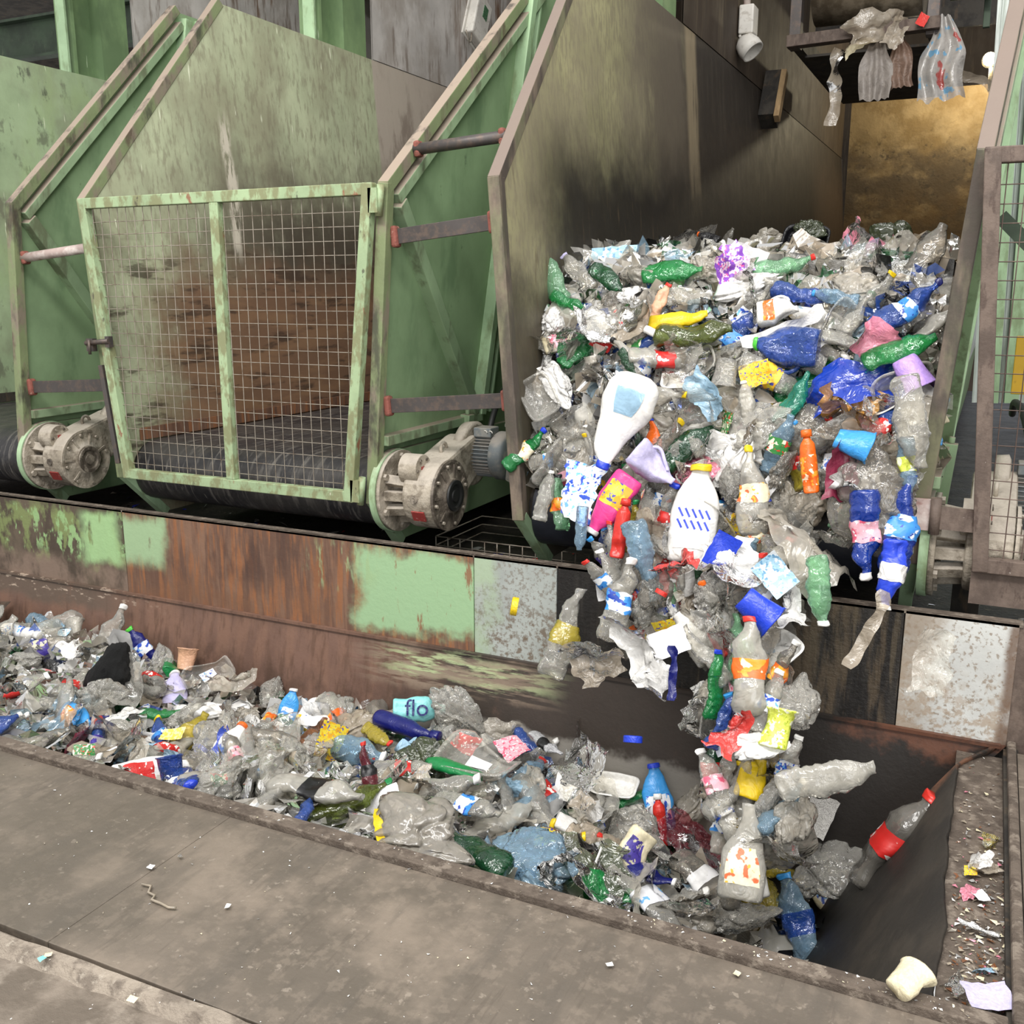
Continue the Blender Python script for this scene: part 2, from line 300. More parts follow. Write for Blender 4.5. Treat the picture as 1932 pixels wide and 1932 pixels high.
M['t_lower'] = coat('worn_trough_lining', '70564a', [L('7d5f4f', (9, 9, 2), .5, .1, .7), L('5c4538', (26, 26, 2.5), .56, .08, .7), L('46352c', (5, 5, 4), .5, .1, .7, where=[('z', None, -.25, .1)]),
    L('5f5146', (5, 5, 5), .3, .1, .9, where=[('x', None, -4.3, .3), ('z', -.12, None, .03)], jit=.05), L('b8a593', (14, 14, 40), .6, .04, .9, where=[('x', None, -4.2, .4), ('z', -.08, None, .03)], jit=.04),
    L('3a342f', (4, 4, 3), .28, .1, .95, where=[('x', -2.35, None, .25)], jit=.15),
    L('a9b489', (6, 6, 46), .5, .06, .9, where=[('x', -2.5, -1.68, .15), ('z', -.14, -.02, .02)], jit=.05), L('8b7a6a', (4, 4, 40), .5, .06, .8, where=[('x', -2.6, -1.7, .2), ('z', -.2, -.02, .03)], jit=.05),
    L('8c877f', (3, 3, 9), .2, .06, .97, where=[('x', -2.35, -.62, .12), ('z', -.56, -.31, .025)], jit=.07),
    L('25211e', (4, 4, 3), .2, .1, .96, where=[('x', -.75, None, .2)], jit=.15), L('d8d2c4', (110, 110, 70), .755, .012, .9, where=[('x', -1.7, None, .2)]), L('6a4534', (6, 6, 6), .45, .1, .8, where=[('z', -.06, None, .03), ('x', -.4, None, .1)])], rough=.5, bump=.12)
M['t_end'] = coat('dark_rubber_end_sheet', '2b2722', [L('38322b', (4, 4, 4), .5, .1, .8), L('201d1a', (3, 3, 3), .5, .12, .8), L('6b4a38', (9, 9, 9), .5, .08, .9, where=[('y', 3.62, None, .06)], jit=.05), L('cfc8ba', (120, 120, 120), .77, .01, .8)], rough=.6, bump=.2)
M['rim'] = coat('muddy_rim_angle', '655a50', [L('4c423a', (16, 16, 16), .52, .08, .8), L('857a6e', (22, 22, 22), .58, .06, .8), L('d5cec4', (60, 60, 60), .74, .02, .9, where=[('x', -1.2, None, .6)])], rough=.8, bump=.5, bscale=60)
M['deck'] = coat('grimy_deck_plate', '6a6157', [L('585148', (1.4, 1.4, 1.4), .52, .12, .8), L('7d7266', (26, 26, 26), .56, .07, .45), L('574f47', (44, 5, 44), .6, .05, .5), L('877b6e', (2.4, 2.4, 2.4), .56, .1, .7), L('565049', (9, 2.2, 9), .58, .08, .5), L('9a8f82', (30, 30, 30), .66, .04, .5), L('595248', (2.2, 2.2, 2.2), .4, .1, .6, where=[('x', None, -2.1, .5)], jit=.3), L('e6e0d6', (75, 75, 75), .775, .008, .9)], rough=.5, bump=.12, bscale=50)
M['floor'] = coat('dirty_concrete', '7a7065', [L('5c5349', (5, 5, 5), .54, .1, .8), L('93897d', (9, 9, 9), .58, .08, .7), L('4b433b', (3, 9, 3), .6, .05, .6)], rough=.85, bump=.5, bscale=30)
M['dark_under_floor'] = coat('dark_under_bunkers', '23211f', [L('3b3630', (5, 5, 5), .5, .1, .8), L('5d564c', (25, 25, 25), .64, .04, .8)], rough=.5, bump=.5)  # dark floor colour broken up by lighter noise
M['wood'] = coat('weathered_wood', 'b79a72', [L('8c7252', (30, 6, 6), .5, .1, .7)], rough=.8, bump=.2)
M['drum_tan'] = coat('dusty_idler_drum', '8b7f6c', [L('5c5040', (9, 9, 3), .5, .1, .8), L('3b3226', (4, 4, 4), .6, .1, .8)], rough=.6, bump=.1)
M['white_box'] = coat('white_enclosure', 'd9d5cd', [L('a59c90', (20, 20, 20), .62, .08, .6)], rough=.45, bump=.02)
M['green_tag'] = coat('green_sticker', '3f6b49', [L('dfe6da', (70, 200, 200), .62, .03, .7)], rough=.4, bump=0)
M['yellow_sheet'] = coat('yellow_painted_steel', 'caa02c', [L('8d7328', (9, 9, 9), .62, .06, .6)], rough=.5, bump=.03)
M['lamp_glow'] = emit('lamp_glow', 'fff0c0', 60)
M['day_glass'] = emit('daylit_window', 'eef4ff', 1.3)
# ------------------------------------------------------------------ the setting
YR, YW = 2.25, 3.85                                     # near rim and far wall of the trough
def struct(mb, name, m, **k): return tag(mb.build(name, m), kind='structure', **k)
mb = MB(); mb.box((-1.0, -.53, -.056), (14, 5.44, .07)); mb.box((3.6, 3.2, -.055), (6.7, 3.5, .07))
struct(mb, 'floor', M['floor'])
struct(MB().box((-2, 10, .19), (16, 12.1, .06)), 'floor_under_bunkers', M['dark_under_floor'])
def holed(mb, holes, x0, x1, z0, z1, y, th):             # a wall with rectangular openings
    xs = sorted({x0, x1} | {h[i] for h in holes for i in (0, 1)}); zs = sorted({z0, z1} | {h[i] for h in holes for i in (2, 3)})
    for a, b in zip(xs[:-1], xs[1:]):
        for c, d in zip(zs[:-1], zs[1:]):
            if any(h[0] <= (a + b) / 2 <= h[1] and h[2] <= (c + d) / 2 <= h[3] for h in holes): continue
            mb.box(((a + b) / 2, y, (c + d) / 2), (b - a, th, d - c))
HOLES = [(-.15, .75, .8, 5.2), (-12.75, -11.6, 5.35, 6.05), (-11.3, -10.6, 5.35, 6.25)]
mb = MB(); holed(mb, HOLES, -34, 4, 0, 9, 18.0, .2); struct(mb, 'wall_back', M['panel_dark'])
for k, h in enumerate(HOLES):
    mb = MB().box(((h[0] + h[1]) / 2, 18.05, (h[2] + h[3]) / 2), (h[1] - h[0], .02, h[3] - h[2]))
    w = struct(mb, 'window_%d' % (k + 1), M['day_glass'])
struct(MB().box((-13, 14.0, 6.6), (40, 8.6, .15)), 'ceiling', M['dark'])

# ------------------------------------------------------------------ bunkers
XB = {'far': -6.1, 'caged': -3.58, 'full': -1.06}
def Wz(z): return .83 + (z - .6) * .08
PROF = [(4.07, 2.13), (5.35, 3.44), (15.0, 3.44), (15.0, .36), (4.32, .36), (4.07, .62)]
def at_wall(xc, s, y, z, off=0): return Vector((xc + s * (Wz(z) + off), y, z))
def bunker(key, label, inner, gate=None, upper='panel_grey', edge='edge', rear=False):
    xc = XB[key]
    T = thing('sorting_bunker', label, 'bunker', (xc, 4.07, .36), 'sorting bunkers in a row above the trough')
    for s in (-1, 1):
        PROF = [(4.07, 2.13), (5.35 if not (key == 'caged' and s > 0) else 5.62, 3.44), (15.0, 3.44), (15.0, .36), (4.32, .36), (4.07, .62)]
        mb = MB(); n = len(PROF)
        inn = [at_wall(xc, s, y, z) for y, z in PROF]; out = [at_wall(xc, s, y, z, .012) for y, z in PROF]
        mb.add(inn, [list(range(n))], 0); mb.add(out, [list(range(n))], 1)
        mb.add(inn + out, [(i, (i + 1) % n, n + (i + 1) % n, n + i) for i in range(n)], 1)
        if s > 0: mb.add([at_wall(xc, s, y, z, .016) for y, z in ((6.2, 1.0), (15, 1.0), (15, 3.44), (6.2, 3.44))], [(0, 1, 2, 3)], 2)
        mb.build('side_wall', [M[inner], M['green_clean'], M['pale_sheet'] if key == 'full' else M['green_clean']], T)  # pale face on the full bunker's outer wall paints in reflected light
        # the box edge that frames the front of the wall
        pts = [(4.07, .62), (4.07, 2.13), PROF[1]]
        mb = MB()
        for (ya, za), (yb, zb) in zip(pts[:-1], pts[1:]):
            mb.beam(at_wall(xc, s, ya, za, .022), at_wall(xc, s, yb, zb, .022), .058, .06, up=(0, 1, 0) if yb == ya else (0, -1, 1), ext=.012)
        mb.build('edge_flange', M[edge], T, bevel=.004)
        MB().beam(at_wall(xc, s, 4.07, .62, .02), at_wall(xc, s, 4.33, .36, .02), .055, .05, up=(0, 1, 1), ext=.01).build('toe_strip', M['green_light'], T, bevel=.003)
    PROF_R = PROF
    o = lambda y, z, d: at_wall(xc, 1, y, z, d)
    mb = MB(); mb.beam(o(4.15, 2.06, .04), o(5.06, .97, .04), .075, .07, up=(1, 0, 0)); mb.build('diagonal_rib', M['green_rib'], T, bevel=.004)
    mb = MB(); mb.beam(o(4.1, .925, .04), o(5.12, .935, .04), .07, .05, up=(0, 0, 1)); mb.build('base_rib', M['green_rib'], T, bevel=.004)
    mb = MB(); mb.beam(o(5.43, 3.27 if key == 'caged' else 3.4, .04), o(5.12, .95, .04), .06, .08, up=(1, 0, 0)); mb.beam(o(5.56, 3.32 if key == 'caged' else 3.42, .03), o(5.25, .95, .03), .02, .06, up=(1, 0, 0)); mb.build('rear_rib', M['green_light'], T, bevel=.004)
    sx_ = PROF_R[1][0]; mb = MB(); mb.beam(o(4.13, 2.075, .028), o(sx_ + .04, 3.36, .028), .05, .075, up=(1, 0, 0)); mb.build('slope_rib', M['green_rib'], T, bevel=.004)
    poly = [(4.1, .60), (4.1, .86), (5.9, .86), (5.9, .37), (4.33, .37)]
    MB().prism([at_wall(xc, 1, y, z, 0) for y, z in poly], (.014, 0, 0), (.045, 0, 0)).build('drive_plate', M['green_clean'], T, bevel=.003)
    mb = MB(); mb.beam(o(4.92, .40, .075), o(4.92, .97, .075), .06, .06, up=(0, 1, 0)); mb.tube([o(4.92, .97, .075), o(4.92, 1.0, .075)], .014, 8); mb.build('tension_post', M['green_rib'], T, bevel=.003)
    # belt: flat run, then round the head roller
    w = Wz(.8) - .03; path = [(15, .8), (9, .8), (4.29, .8)] + [(4.29 - .175 * math.sin(a), .625 + .175 * math.cos(a)) for a in [math.pi * k / 14 for k in range(1, 15)]] + [(9, .45), (15, .45)]
    mb = MB(); vs = []
    for y, z in path: vs += [(xc - w, y, z), (xc + w, y, z)]
    mb.add(vs, [(2 * i, 2 * i + 1, 2 * i + 3, 2 * i + 2) for i in range(len(path) - 1)], 0, True); mb.build('belt', M['belt' if key != 'full' else 'belt_clean'], T)
    MB().lathe((xc - w - .02, 4.29, .625), (1, 0, 0), [(0, 0), (0, .168), (2 * w + .04, .168), (2 * w + .04, 0)], 28).build('head_roller', M['dark'], T)
    for s in (-1, 1):
        MB().beam(at_wall(xc, s, 4.2, .84, -.012), at_wall(xc, s, 14.9, .84, -.012), .015, .07).build('belt_skirt', M['t_rust'] if key == 'caged' else M['dark'], T)
    # upper cladding on the left wall and the column it stops at
    mb = MB(); mb.add([at_wall(xc, -1, y, z, -.004) for y, z in ((7.1, 3.445), (14.9, 3.445))] + [(xc - Wz(3.44) + .004, 14.9, 6.2), (xc - Wz(3.44) + .004, 7.1, 6.2)], [(0, 1, 2, 3)])
    mb.add([at_wall(xc, -1, y, z, .01) for y, z in ((7.1, 3.445), (14.9, 3.445))] + [(xc - Wz(3.44) - .01, 14.9, 6.2), (xc - Wz(3.44) - .01, 7.1, 6.2)], [(3, 2, 1, 0)])
    mb.build('upper_cladding', M[upper], T)
    if rear: MB().box((xc, 15.02, 2.75), (2 * Wz(2.5), .03, 3.05)).build('rear_wall', M['back_tan'], T)
    if gate: make_gate(T, xc, gate)
    return T
def make_gate(T, xc, mode):
    yg = 4.015 if mode == 'closed' else 3.99
    top, bot = 2.14, .62; wt, wb = Wz(top) - .005 , Wz(bot) - .055
    if mode == 'closed': X = lambda u, z: xc + u * (wb + (wt - wb) * (z - bot) / (top - bot))
    else:                                                # swung right round on its right-hand hinges
        X = lambda u, z: xc + Wz(2.13) + .0 + .10 * (1 - (z - bot) / (top - bot)) + (1 + u) * (wb + (wt - wb) * (z - bot) / (top - bot)) + .02
    fm, wm = ('gate_green', 'wire') if mode == 'closed' else ('gate_rust', 'wire_dark')
    P = lambda u, z, dx=0: Vector((X(u, z) + dx, yg, z))
    mb = MB()
    b = .055
    mb.beam(P(-1, top - b / 2), P(1, top - b / 2), .045, b)
    mb.beam(P(-1, bot + b / 2), P(1, bot + b / 2), .045, b)
    for u, dx in ((-1, b / 2), (1, -b / 2)): mb.beam(P(u, bot + .002, dx), P(u, top - .002, dx), .05, b, up=(1, 0, 0))
    mb.beam(P(0, bot + b), P(0, top - b), .045, .055, up=(1, 0, 0))
    G = mb.build('gate', M[fm], T, bevel=.004)
    mb = MB(); yv = yg + .012; z = bot + .085; rz = .0021
    while z < top - .06:
        mb.tube([(X(-1, z) + b * .9, yv, z), (X(1, z) - b * .9, yv, z)], rz, 5, cap=False); z += .0655
    x = X(-1, top) + .08
    while x < X(1, top) - .05:
        zs = [k / 60 * (top - bot - .1) + bot + .05 for k in range(61)]
        ok = [q for q in zs if X(-1, q) + .05 < x < X(1, q) - .05]
        if len(ok) > 1: mb.tube([(x, yv - .004, min(ok)), (x, yv - .004, max(ok))], rz, 5, cap=False)
        x += .0605
    mb.build('wire_mesh', M[wm], G)
    if mode == 'closed':
        mb = MB(); c = P(-1, 1.36); mb.tube([c + Vector((-.10, -.035, .01)), c + Vector((.075, -.035, .025))], .014, 10); mb.tube([c + Vector((-.06, -.05, .03)), c + Vector((-.06, -.05, -.05))], .008, 8)
        mb.box(c + Vector((-.075, -.02, .0)), (.05, .03, .07)); mb.box(c + Vector((.06, -.02, .02)), (.03, .03, .06)); mb.build('latch', M['bar_dark'], G)
        for zz in (2.06, .68):
            mb = MB(); mb.tube([P(1, zz - .07, .035), P(1, zz + .07, .035)], .018, 10); mb.box(P(1, zz, .01) + Vector((0, -.005, 0)), (.05, .04, .11)); mb.build('hinge', M['gate_green'], G)
        # worn metal on the closing side
        MB().beam(P(-1, 1.25, -.035), P(-1, .7, -.03), .05, .03, up=(1, 0, 0)).build('closing_strip', M['bar_dark'], G, bevel=.003)
    else:
        c = at_wall(xc, 1, 4.05, .82, .03)
        mb = MB(); mb.box(c + Vector((.0, -.06, .0)), (.07, .02, .12)); mb.build('hinge_plate', M['bar_white'], G)
        mb = MB(); mb.beam(c + Vector((.03, -.07, -.005)), P(-1, .81, .03), .02, .085); mb.tube([c + Vector((.05, -.075, -.07)), c + Vector((.05, -.075, .07))], .02, 10); mb.build('hinge', M['gate_rust'], G)
        mb = MB(); mb.box((X(-1, .5) + .16, yg + .01, .555), (.34, .008, .13)); mb.build('skirt_plate', M['gate_rust'], G)

bunker('far', 'green steel bunker farthest from the falling waste, left of the mesh gate', 'inner_left')
bunker('caged', 'empty green steel bunker closed off by a wire mesh gate', 'inner_mid', 'closed')
bunker('full', 'sooty steel bunker heaped with plastic waste, its mesh gate swung open', 'inner_right', 'open', 'panel_dark', 'edge_dark', True)

# bars that tie neighbouring bunkers together
def spacer(a, b, label, y, z0, z1, kind, mat):
    p = at_wall(XB[a], 1, y, z0, .05); q = at_wall(XB[b], -1, y, z1, .05)
    T = thing('spacer_bar', label, 'bar', p, 'bars between the bunkers')
    if kind == 'tube': MB().tube([p, q], .027, 12).build('tube', M[mat], T)
    else: MB().beam(p, q, .012, .07).build('flat_bar', M[mat], T, bevel=.002)
    d = (q - p).normalized()
    for e, k in ((p, 1), (q, -1)):
        MB().beam(e + d * k * .0, e + d * k * .035, .05, .1 if kind != 'tube' else .075).build('end_weld', M['rust_red'], T, bevel=.012)
    return T
spacer('caged', 'full', 'thin dark tube spanning the two bunkers, topmost bar left of the heaped one', 4.27, 2.31, 2.34, 'tube', 'bar_dark')
spacer('caged', 'full', 'flat dark bar with rust-red ends at gate-top height, left of the heaped bunker', 4.1, 1.90, 1.955, 'flat', 'bar_dark')
spacer('caged', 'full', 'flat dark bar just above the fully visible gear motor with fan cowl', 4.1, 1.10, 1.16, 'flat', 'bar_dark')
spacer('far', 'caged', 'whitish tube with rusty ends left of the mesh gate', 4.1, 1.84, 1.89, 'tube', 'bar_white')
spacer('far', 'caged', 'flat dark bar low down left of the mesh gate latch', 4.1, 1.09, 1.13, 'flat', 'bar_dark')

# ------------------------------------------------------------------ gear motors
def gear_motor(key, label):
    f = at_wall(XB[key], 1, 4.2, .66, .045); T = thing('gear_motor', label, 'motor', f, 'gear motors driving the bunker belts')
    A = lambda x, y, z: f + Vector((x, y, z))
    MB().lathe(A(0, 0, 0), (1, 0, 0), [(0, .214), (.035, .214), (.035, .19)], 40).build('mounting_ring', M['green_light'], T)
    mb = MB(); mb.lathe(A(.036, 0, 0), (1, 0, 0), [(0, .0), (0, .208), (.022, .208), (.022, .10), (.005, .10), (.005, .0)], 40); FL = mb.build('flange', M['gear'], T)
    for k in range(6):
        a = .5 + k * math.pi / 3; MB().lathe(A(.055, .178 * math.cos(a), .178 * math.sin(a)), (1, 0, 0), [(0, .018), (.018, .018), (.018, 0)], 6, smooth=False).build('bolt', M['gear'], FL)
    mb = MB()
    for a in (.35, 1.45, 2.6, math.pi, 3.7, 4.75, 5.8):
        mb.beam(A(.05, .145 * math.cos(a), .145 * math.sin(a)), A(.19, .125 * math.cos(a), .125 * math.sin(a)), .04, .05, up=(0, -math.sin(a), math.cos(a)))
    mb.lathe(A(.04, 0, 0), (1, 0, 0), [(0, .05), (.16, .05)], 16); mb.build('strut_cage', M['gear'], T, bevel=.004)
    # pear-shaped housing
    pts = []
    for k in range(27):
        a = math.radians(110 + k * 235 / 26); pts.append((.172 * math.cos(a), .172 * math.sin(a)))
    for k in range(11):
        a = math.radians(-35 + 8 + k * 132 / 10); pts.append((.30 + .115 * math.cos(a), .145 + .115 * math.sin(a)))
    MB().prism([A(0, y, z) for y, z in pts], (.16, 0, 0), (.33, 0, 0)).build('gearbox_housing', M['gear'], T, bevel=.018)
    mb = MB(); mb.lathe(A(.33, 0, 0), (1, 0, 0), [(0, .178), (.014, .178), (.014, .166), (.010, .16), (.02, .09), (.035, .085), (.035, .06)], 44)
    for k in range(7):
        a = k * 2 * math.pi / 7 + .4; mb.beam(A(.338, .085 * math.cos(a), .085 * math.sin(a)), A(.334, .155 * math.cos(a), .155 * math.sin(a)), .012, .03, up=(1, 0, 0))
    CV = mb.build('output_cover', M['gear_dark'] if key == 'caged' else M['gear'], T)
    mb = MB(); mb.lathe(A(.36, 0, 0), (1, 0, 0), [(0, .078), (.016, .078), (.016, .06), (.006, .055), (.006, .03), (.014, .03), (.014, 0)], 32); mb.build('shaft_cap', M['gear_dark'] if key != 'caged' else M['black'], CV)
    for k in range(8):
        a = k * math.pi / 4 + .2; MB().lathe(A(.34, .15 * math.cos(a), .15 * math.sin(a)), (1, 0, 0), [(0, .009), (.014, .009), (.014, 0)], 6, smooth=False).build('bolt', M['gear'], CV)
    c = (-.085, .135)
    mb = MB(); mb.lathe(A(.14, *c), (1, 0, 0), [(0, .076), (.1, .076), (.1, 0)], 28); PC = mb.build('bearing_cap', M['gear'], T, bevel=.004)
    for k in range(6):
        a = k * math.pi / 3; MB().lathe(A(.24, c[0] + .056 * math.cos(a), c[1] + .056 * math.sin(a)), (1, 0, 0), [(0, .008), (.006, .008), (.006, 0)], 6).build('bolt', M['gear_dark'], PC)
    MB().box(A(.242, *c), (.004, .04, .035)).build('rating_plate', M['plate_red'], PC)
    MB().box(A(.25, -.155, -.085), (.07, .008, .055), Matrix.Rotation(math.radians(28), 3, 'X')).build('rating_plate', M['plate_red'], T)
    MB().lathe(A(.235, -.168, -.0), (0, -1, 0), [(0, .02), (.012, .02), (.012, .012), (.006, .0)], 16).build('oil_plug', M['gear_dark'], T)
    m = (.36, .155)
    MB().lathe(A(.24, *m), (1, 0, 0), [(0, .1), (0, .165), (.05, .17), (.06, .15), (.06, .1), (.085, .1)], 40).build('motor_adapter', M['gear'], T)
    mb = MB(); mb.lathe(A(.32, *m), (1, 0, 0), [(0, .095), (.13, .095)], 32)
    for k in range(36):
        a = k * math.pi / 18; mb.beam(A(.385, m[0] + .1 * math.cos(a), m[1] + .1 * math.sin(a)), A(.385, m[0] + .116 * math.cos(a), m[1] + .116 * math.sin(a)), .004, .12, up=(1, 0, 0))
    mb.build('motor_body', M['motor'], T)
    MB().lathe(A(.44, *m), (1, 0, 0), [(-.015, .118), (0, .127), (.05, .127), (.065, .11), (.068, .0)], 36).build('fan_cowl', M['motor'], T)
    tb = MB().box(A(.375, m[0] - .03, m[1] + .125), (.1, .1, .05)).build('terminal_box', M['motor'], T, bevel=.006)
    mb = MB()
    for q in (-.025, .025): mb.tube([A(.41 + .012 * math.cos(t), m[0] - .083 + 0 * t, m[1] + .125 + q * .0 + .012 * math.sin(t)) + Vector((q * .6, 0, 0)) for t in [j * .5 for j in range(5)]], .003, 5)
    mb.build('terminal_mark', M['white_box'], tb)
    mb = MB(); mb.tube([A(.25, .1 + .028 * math.cos(t), .215 + .03 * math.sin(t)) for t in [j * math.pi / 8 for j in range(17)]], .009, 8); mb.tube([A(.25, .1, .15), A(.25, .1, .19)], .012, 8); mb.build('lifting_eye', M['gear'], T)
    mb = MB(); q = [A(.37, m[0] + .02, m[1] + .13), A(.36, m[0] + .1, m[1] + .22), A(.33, m[0] + .28, m[1] + .32), A(.3, m[0] + .5, m[1] + .34), A(.3, m[0] + .75, m[1] + .26)]
    sm = []
    for i in range(len(q) - 1):
        p0, p1, p2, p3 = q[max(i - 1, 0)], q[i], q[i + 1], q[min(i + 2, len(q) - 1)]
        for j in range(6):
            t = j / 6; sm.append(.5 * ((2 * p1) + (p2 - p0) * t + (2 * p0 - 5 * p1 + 4 * p2 - p3) * t * t + (3 * p1 - p0 - 3 * p2 + p3) * t ** 3))
    mb.tube(sm + [q[-1]], .016, 10); mb.build('cable', M['black'], T)
    return T
gear_motor('far', 'dusty grey gear motor left of the mesh gate, under the whitish tube')
gear_motor('caged', 'dusty gear motor with finned fan end between the gated and the heaped bunker')
gear_motor('full', 'dusty gear motor half hidden behind the swung-open rusty mesh gate')

# ------------------------------------------------------------------ the trough below
def trough():
    T = thing('waste_trough', 'long steel trough let into the floor, half full of plastic packaging', 'trough', (-2, 3, 0))
    edges = [(-9, -6.6, 't_moss'), (-6.6, -4.24, 't_moss'), (-4.24, -2.045, 't_rust'), (-2.045, -1.63, 't_grey'), (-1.63, -.2, 't_black'), (-.2, .19, 't_white')]
    for a, b, m in edges: MB().box(((a + b) / 2, YW + .008, .235), (b - a - .004, .016, .478)).build('back_sheet', M[m], T, bevel=.002)
    MB().box((1.17, YW + .012, .21), (1.97, .016, .5)).build('back_sheet', M['gate_rust'], T)
    MB().box((-4.4, YW + .026, .225), (9.2, .012, .46)).build('backing_plate', M['dark'], T)
    MB().box((-4.4, YW + .03, .468), (9.2, .06, .012)).build('top_lip', M['rim'], T)
    mb = MB(); a, b = -9, .03
    P = [(a, YW - .006, .004), (.19, YW - .006, .004), (-.40, 3.70, -.75), (a, 3.70, -.75)]
    mb.prism([Vector(p) for p in P], (0, 0, 0), (0, .02, -.006)); mb.build('sloping_lining', M['t_lower'], T)
    MB().beam((-9, YW - .012, .0), (.17, YW - .012, .0), .02, .014).build('seam_strip', M['t_lower'], T)
    mb = MB(); n = 26; top, bot = [], []
    for k in range(n + 1):
        y = YR + .03 + (YW - YR - .03) * k / n
        top.append(Vector((.03 + .018 * noise.noise((y * 4, 3, 1)) + .012 * noise.noise((y * 13, 7, 2)), y, -.03 + .012 * noise.noise((y * 5, 1, 9))))); bot.append(Vector((-.40, y, -.75)))
    top[-1] = Vector((.17, YW - .01, 0)); top[-2].x = .10; top[-3].x = .06
    mid = [a * .5 + b * .5 + Vector((.0, 0, .012)) for a, b in zip(top, bot)]
    vs = top + mid + bot; k = n + 1
    mb.add(vs, [(i, i + 1, k + i + 1, k + i) for i in range(n)] + [(k + i, k + i + 1, 2 * k + i + 1, 2 * k + i) for i in range(n)], 0, True)
    o = mb.build('end_sheet', M['t_end'], T); sd = o.modifiers.new('thick', 'SOLIDIFY'); sd.thickness = .012
    MB().box((.11, (YR + YW) / 2, -.06), (.17, YW - YR - .03, .03)).build('end_ledge', M['rim'], T)
    mb = MB(); mb.box((.205, 3.07, -.36), (.05, 1.76, .70)); mb.box((.12, 3.9, -.36), (.3, .05, .70)); mb.box((.10, YR + .004, -.2), (.26, .012, .36)); mb.build('end_backing', M['dark'], T)
    MB().box((-4.6, YR - .006, -.38), (9.6, .012, .74)).build('near_wall', M['t_end'], T)
    MB().box((-4.7, 2.97, -.765), (8.7, 1.5, .03)).build('trough_belt', M['belt_clean'], T)
    mb = MB(); mb.box((-4.4, YR - .022, .012), (9.16, .055, .03)); mb.box((-4.4, YR + .004, -.02), (9.16, .008, .06)); mb.build('near_rim', M['rim'], T, bevel=.008)
    mb = MB(); mb.box((.205, (YR + YW) / 2, .01), (.03, YW - YR, .03)); mb.build('end_rim', M['rim'], T, bevel=.008)
trough()
for a, b, lab in ((-9, -2.0615, 'grimy steel deck plate left of the scratched joint line, before the trough'), (-2.06, 3.4, 'grimy steel deck plate right of the scratched joint line, before the trough')):
    skew = lambda x: 1.51 + .03 * (x + 2)
    mb = MB(); mb.prism([Vector((a, skew(a) if a > -3 else 1.46, 0)), Vector((b, skew(b) if b < 0 else 1.55, 0)), Vector((b, 2.20, 0)), Vector((a, 2.20, 0))], (0, 0, -.02), (0, 0, .004))
    tag(mb.build('deck_plate', M['deck'], bevel=.002), lab, 'floor plate', 'deck plates along the trough')
tag(MB().box((1.8, 3.0, -.01), (3.15, 1.6, .02)).build('deck_plate', M['deck']), 'narrow steel deck plate beyond the littered end ledge, at the right edge', 'floor plate', 'deck plates along the trough')
def strip_concrete():
    mb = MB(); pts = []; n = 60
    for k in range(n + 1):
        x = -3.2 + 2.4 * k / n; y = 1.49 + .03 * (x + 2) + .008 * noise.noise((x * 9, 2, 2)); pts.append((x, y))
    vs = []
    for x, y in pts:
        h = .008 + .006 * noise.noise((x * 14, 5, 1)); w = .028 + .012 * noise.noise((x * 11, 9, 1))
        vs += [(x, y + .004, -.02), (x, y - .002, h), (x, y - w, h * .8), (x, y - w - .02, -.021)]
    mb.add(vs, [(4 * i + j, 4 * i + j + 1, 4 * i + j + 5, 4 * i + j + 4) for i in range(n) for j in range(3)], 0, False)
    struct(mb, 'trim_1', coat('chipped_concrete_edge', '968b7e', [L('6b6157', (14, 14, 14), .54, .08, .8), L('b5ab9d', (22, 22, 22), .62, .05, .7)], rough=.9, bump=.6, bscale=60))
strip_concrete()

# ------------------------------------------------------------------ behind and above the bunkers
def column(x, y0, label):
    x -= .10
    T = thing('steel_column', label, 'column', (x, y0, 3.46), 'green columns standing behind the bunker walls')
    w = .02
    MB().box((x + .0, y0 + .08, 5.2), (.16, .03, 3.9)).build('web', M['col_green'], T)
    MB().box((x + .04, y0, 5.2), (.10, .02, 3.9)).build('flange', M['green_light'], T)
    MB().box((x + .0, y0 + .52, 5.2), (.16, .30, 3.9)).build('box_post', M['col_green'], T)
    MB().box((x - .06, y0 + .24, 5.2), (.04, .40, 3.5)).build('back_plate', M['col_green'], T)
    return T
column(XB['far'] - Wz(3.44) - .02, 6.40, 'green steel column rising behind the leftmost green wall')
column(XB['caged'] - Wz(3.44) - .02, 6.40, 'green steel column above the caged bunker, beside the grey cladding')
column(XB['full'] - Wz(3.44) - .02, 6.40, 'green steel column behind the heaped bunker, at the top of its sooty wall')
T = thing('pipe_stub', 'short green pipe end hanging against the left green column', 'pipe', (-7.0, 6.36, 3.9))
MB().tube([(-7.0, 6.34, 4.05), (-7.0, 6.34, 5.5)], .07, 18).build('pipe', M['col_green'], T)
MB().tube([(-7.0, 6.34, 4.03), (-7.0, 6.34, 4.055)], .08, 18).build('pipe_rim', M['green_rib'], T)
for (x0, x1, y, z, h, m, lab) in ((-14, -7.2, 9.5, 4.75, .45, 'dark_green', 'dark green beam crossing behind the left column'), (-9.5, -4.85, 10.5, 5.25, .5, 'dark_green', 'dark green beam crossing above the caged bunker'), (-14, -7.4, 9.0, 3.95, .3, 'panel_dark', 'dusty grey ledge behind the leftmost green wall')):
    mb = MB(); mb.box(((x0 + x1) / 2, y, z), (x1 - x0, .04, h)); mb.box(((x0 + x1) / 2, y - .06, z + h / 2), (x1 - x0, .16, .03)); mb.box(((x0 + x1) / 2, y - .06, z - h / 2), (x1 - x0, .16, .03))
    tag(mb.build('cross_beam', M[m]), lab, 'beam', 'beams behind the bunkers')

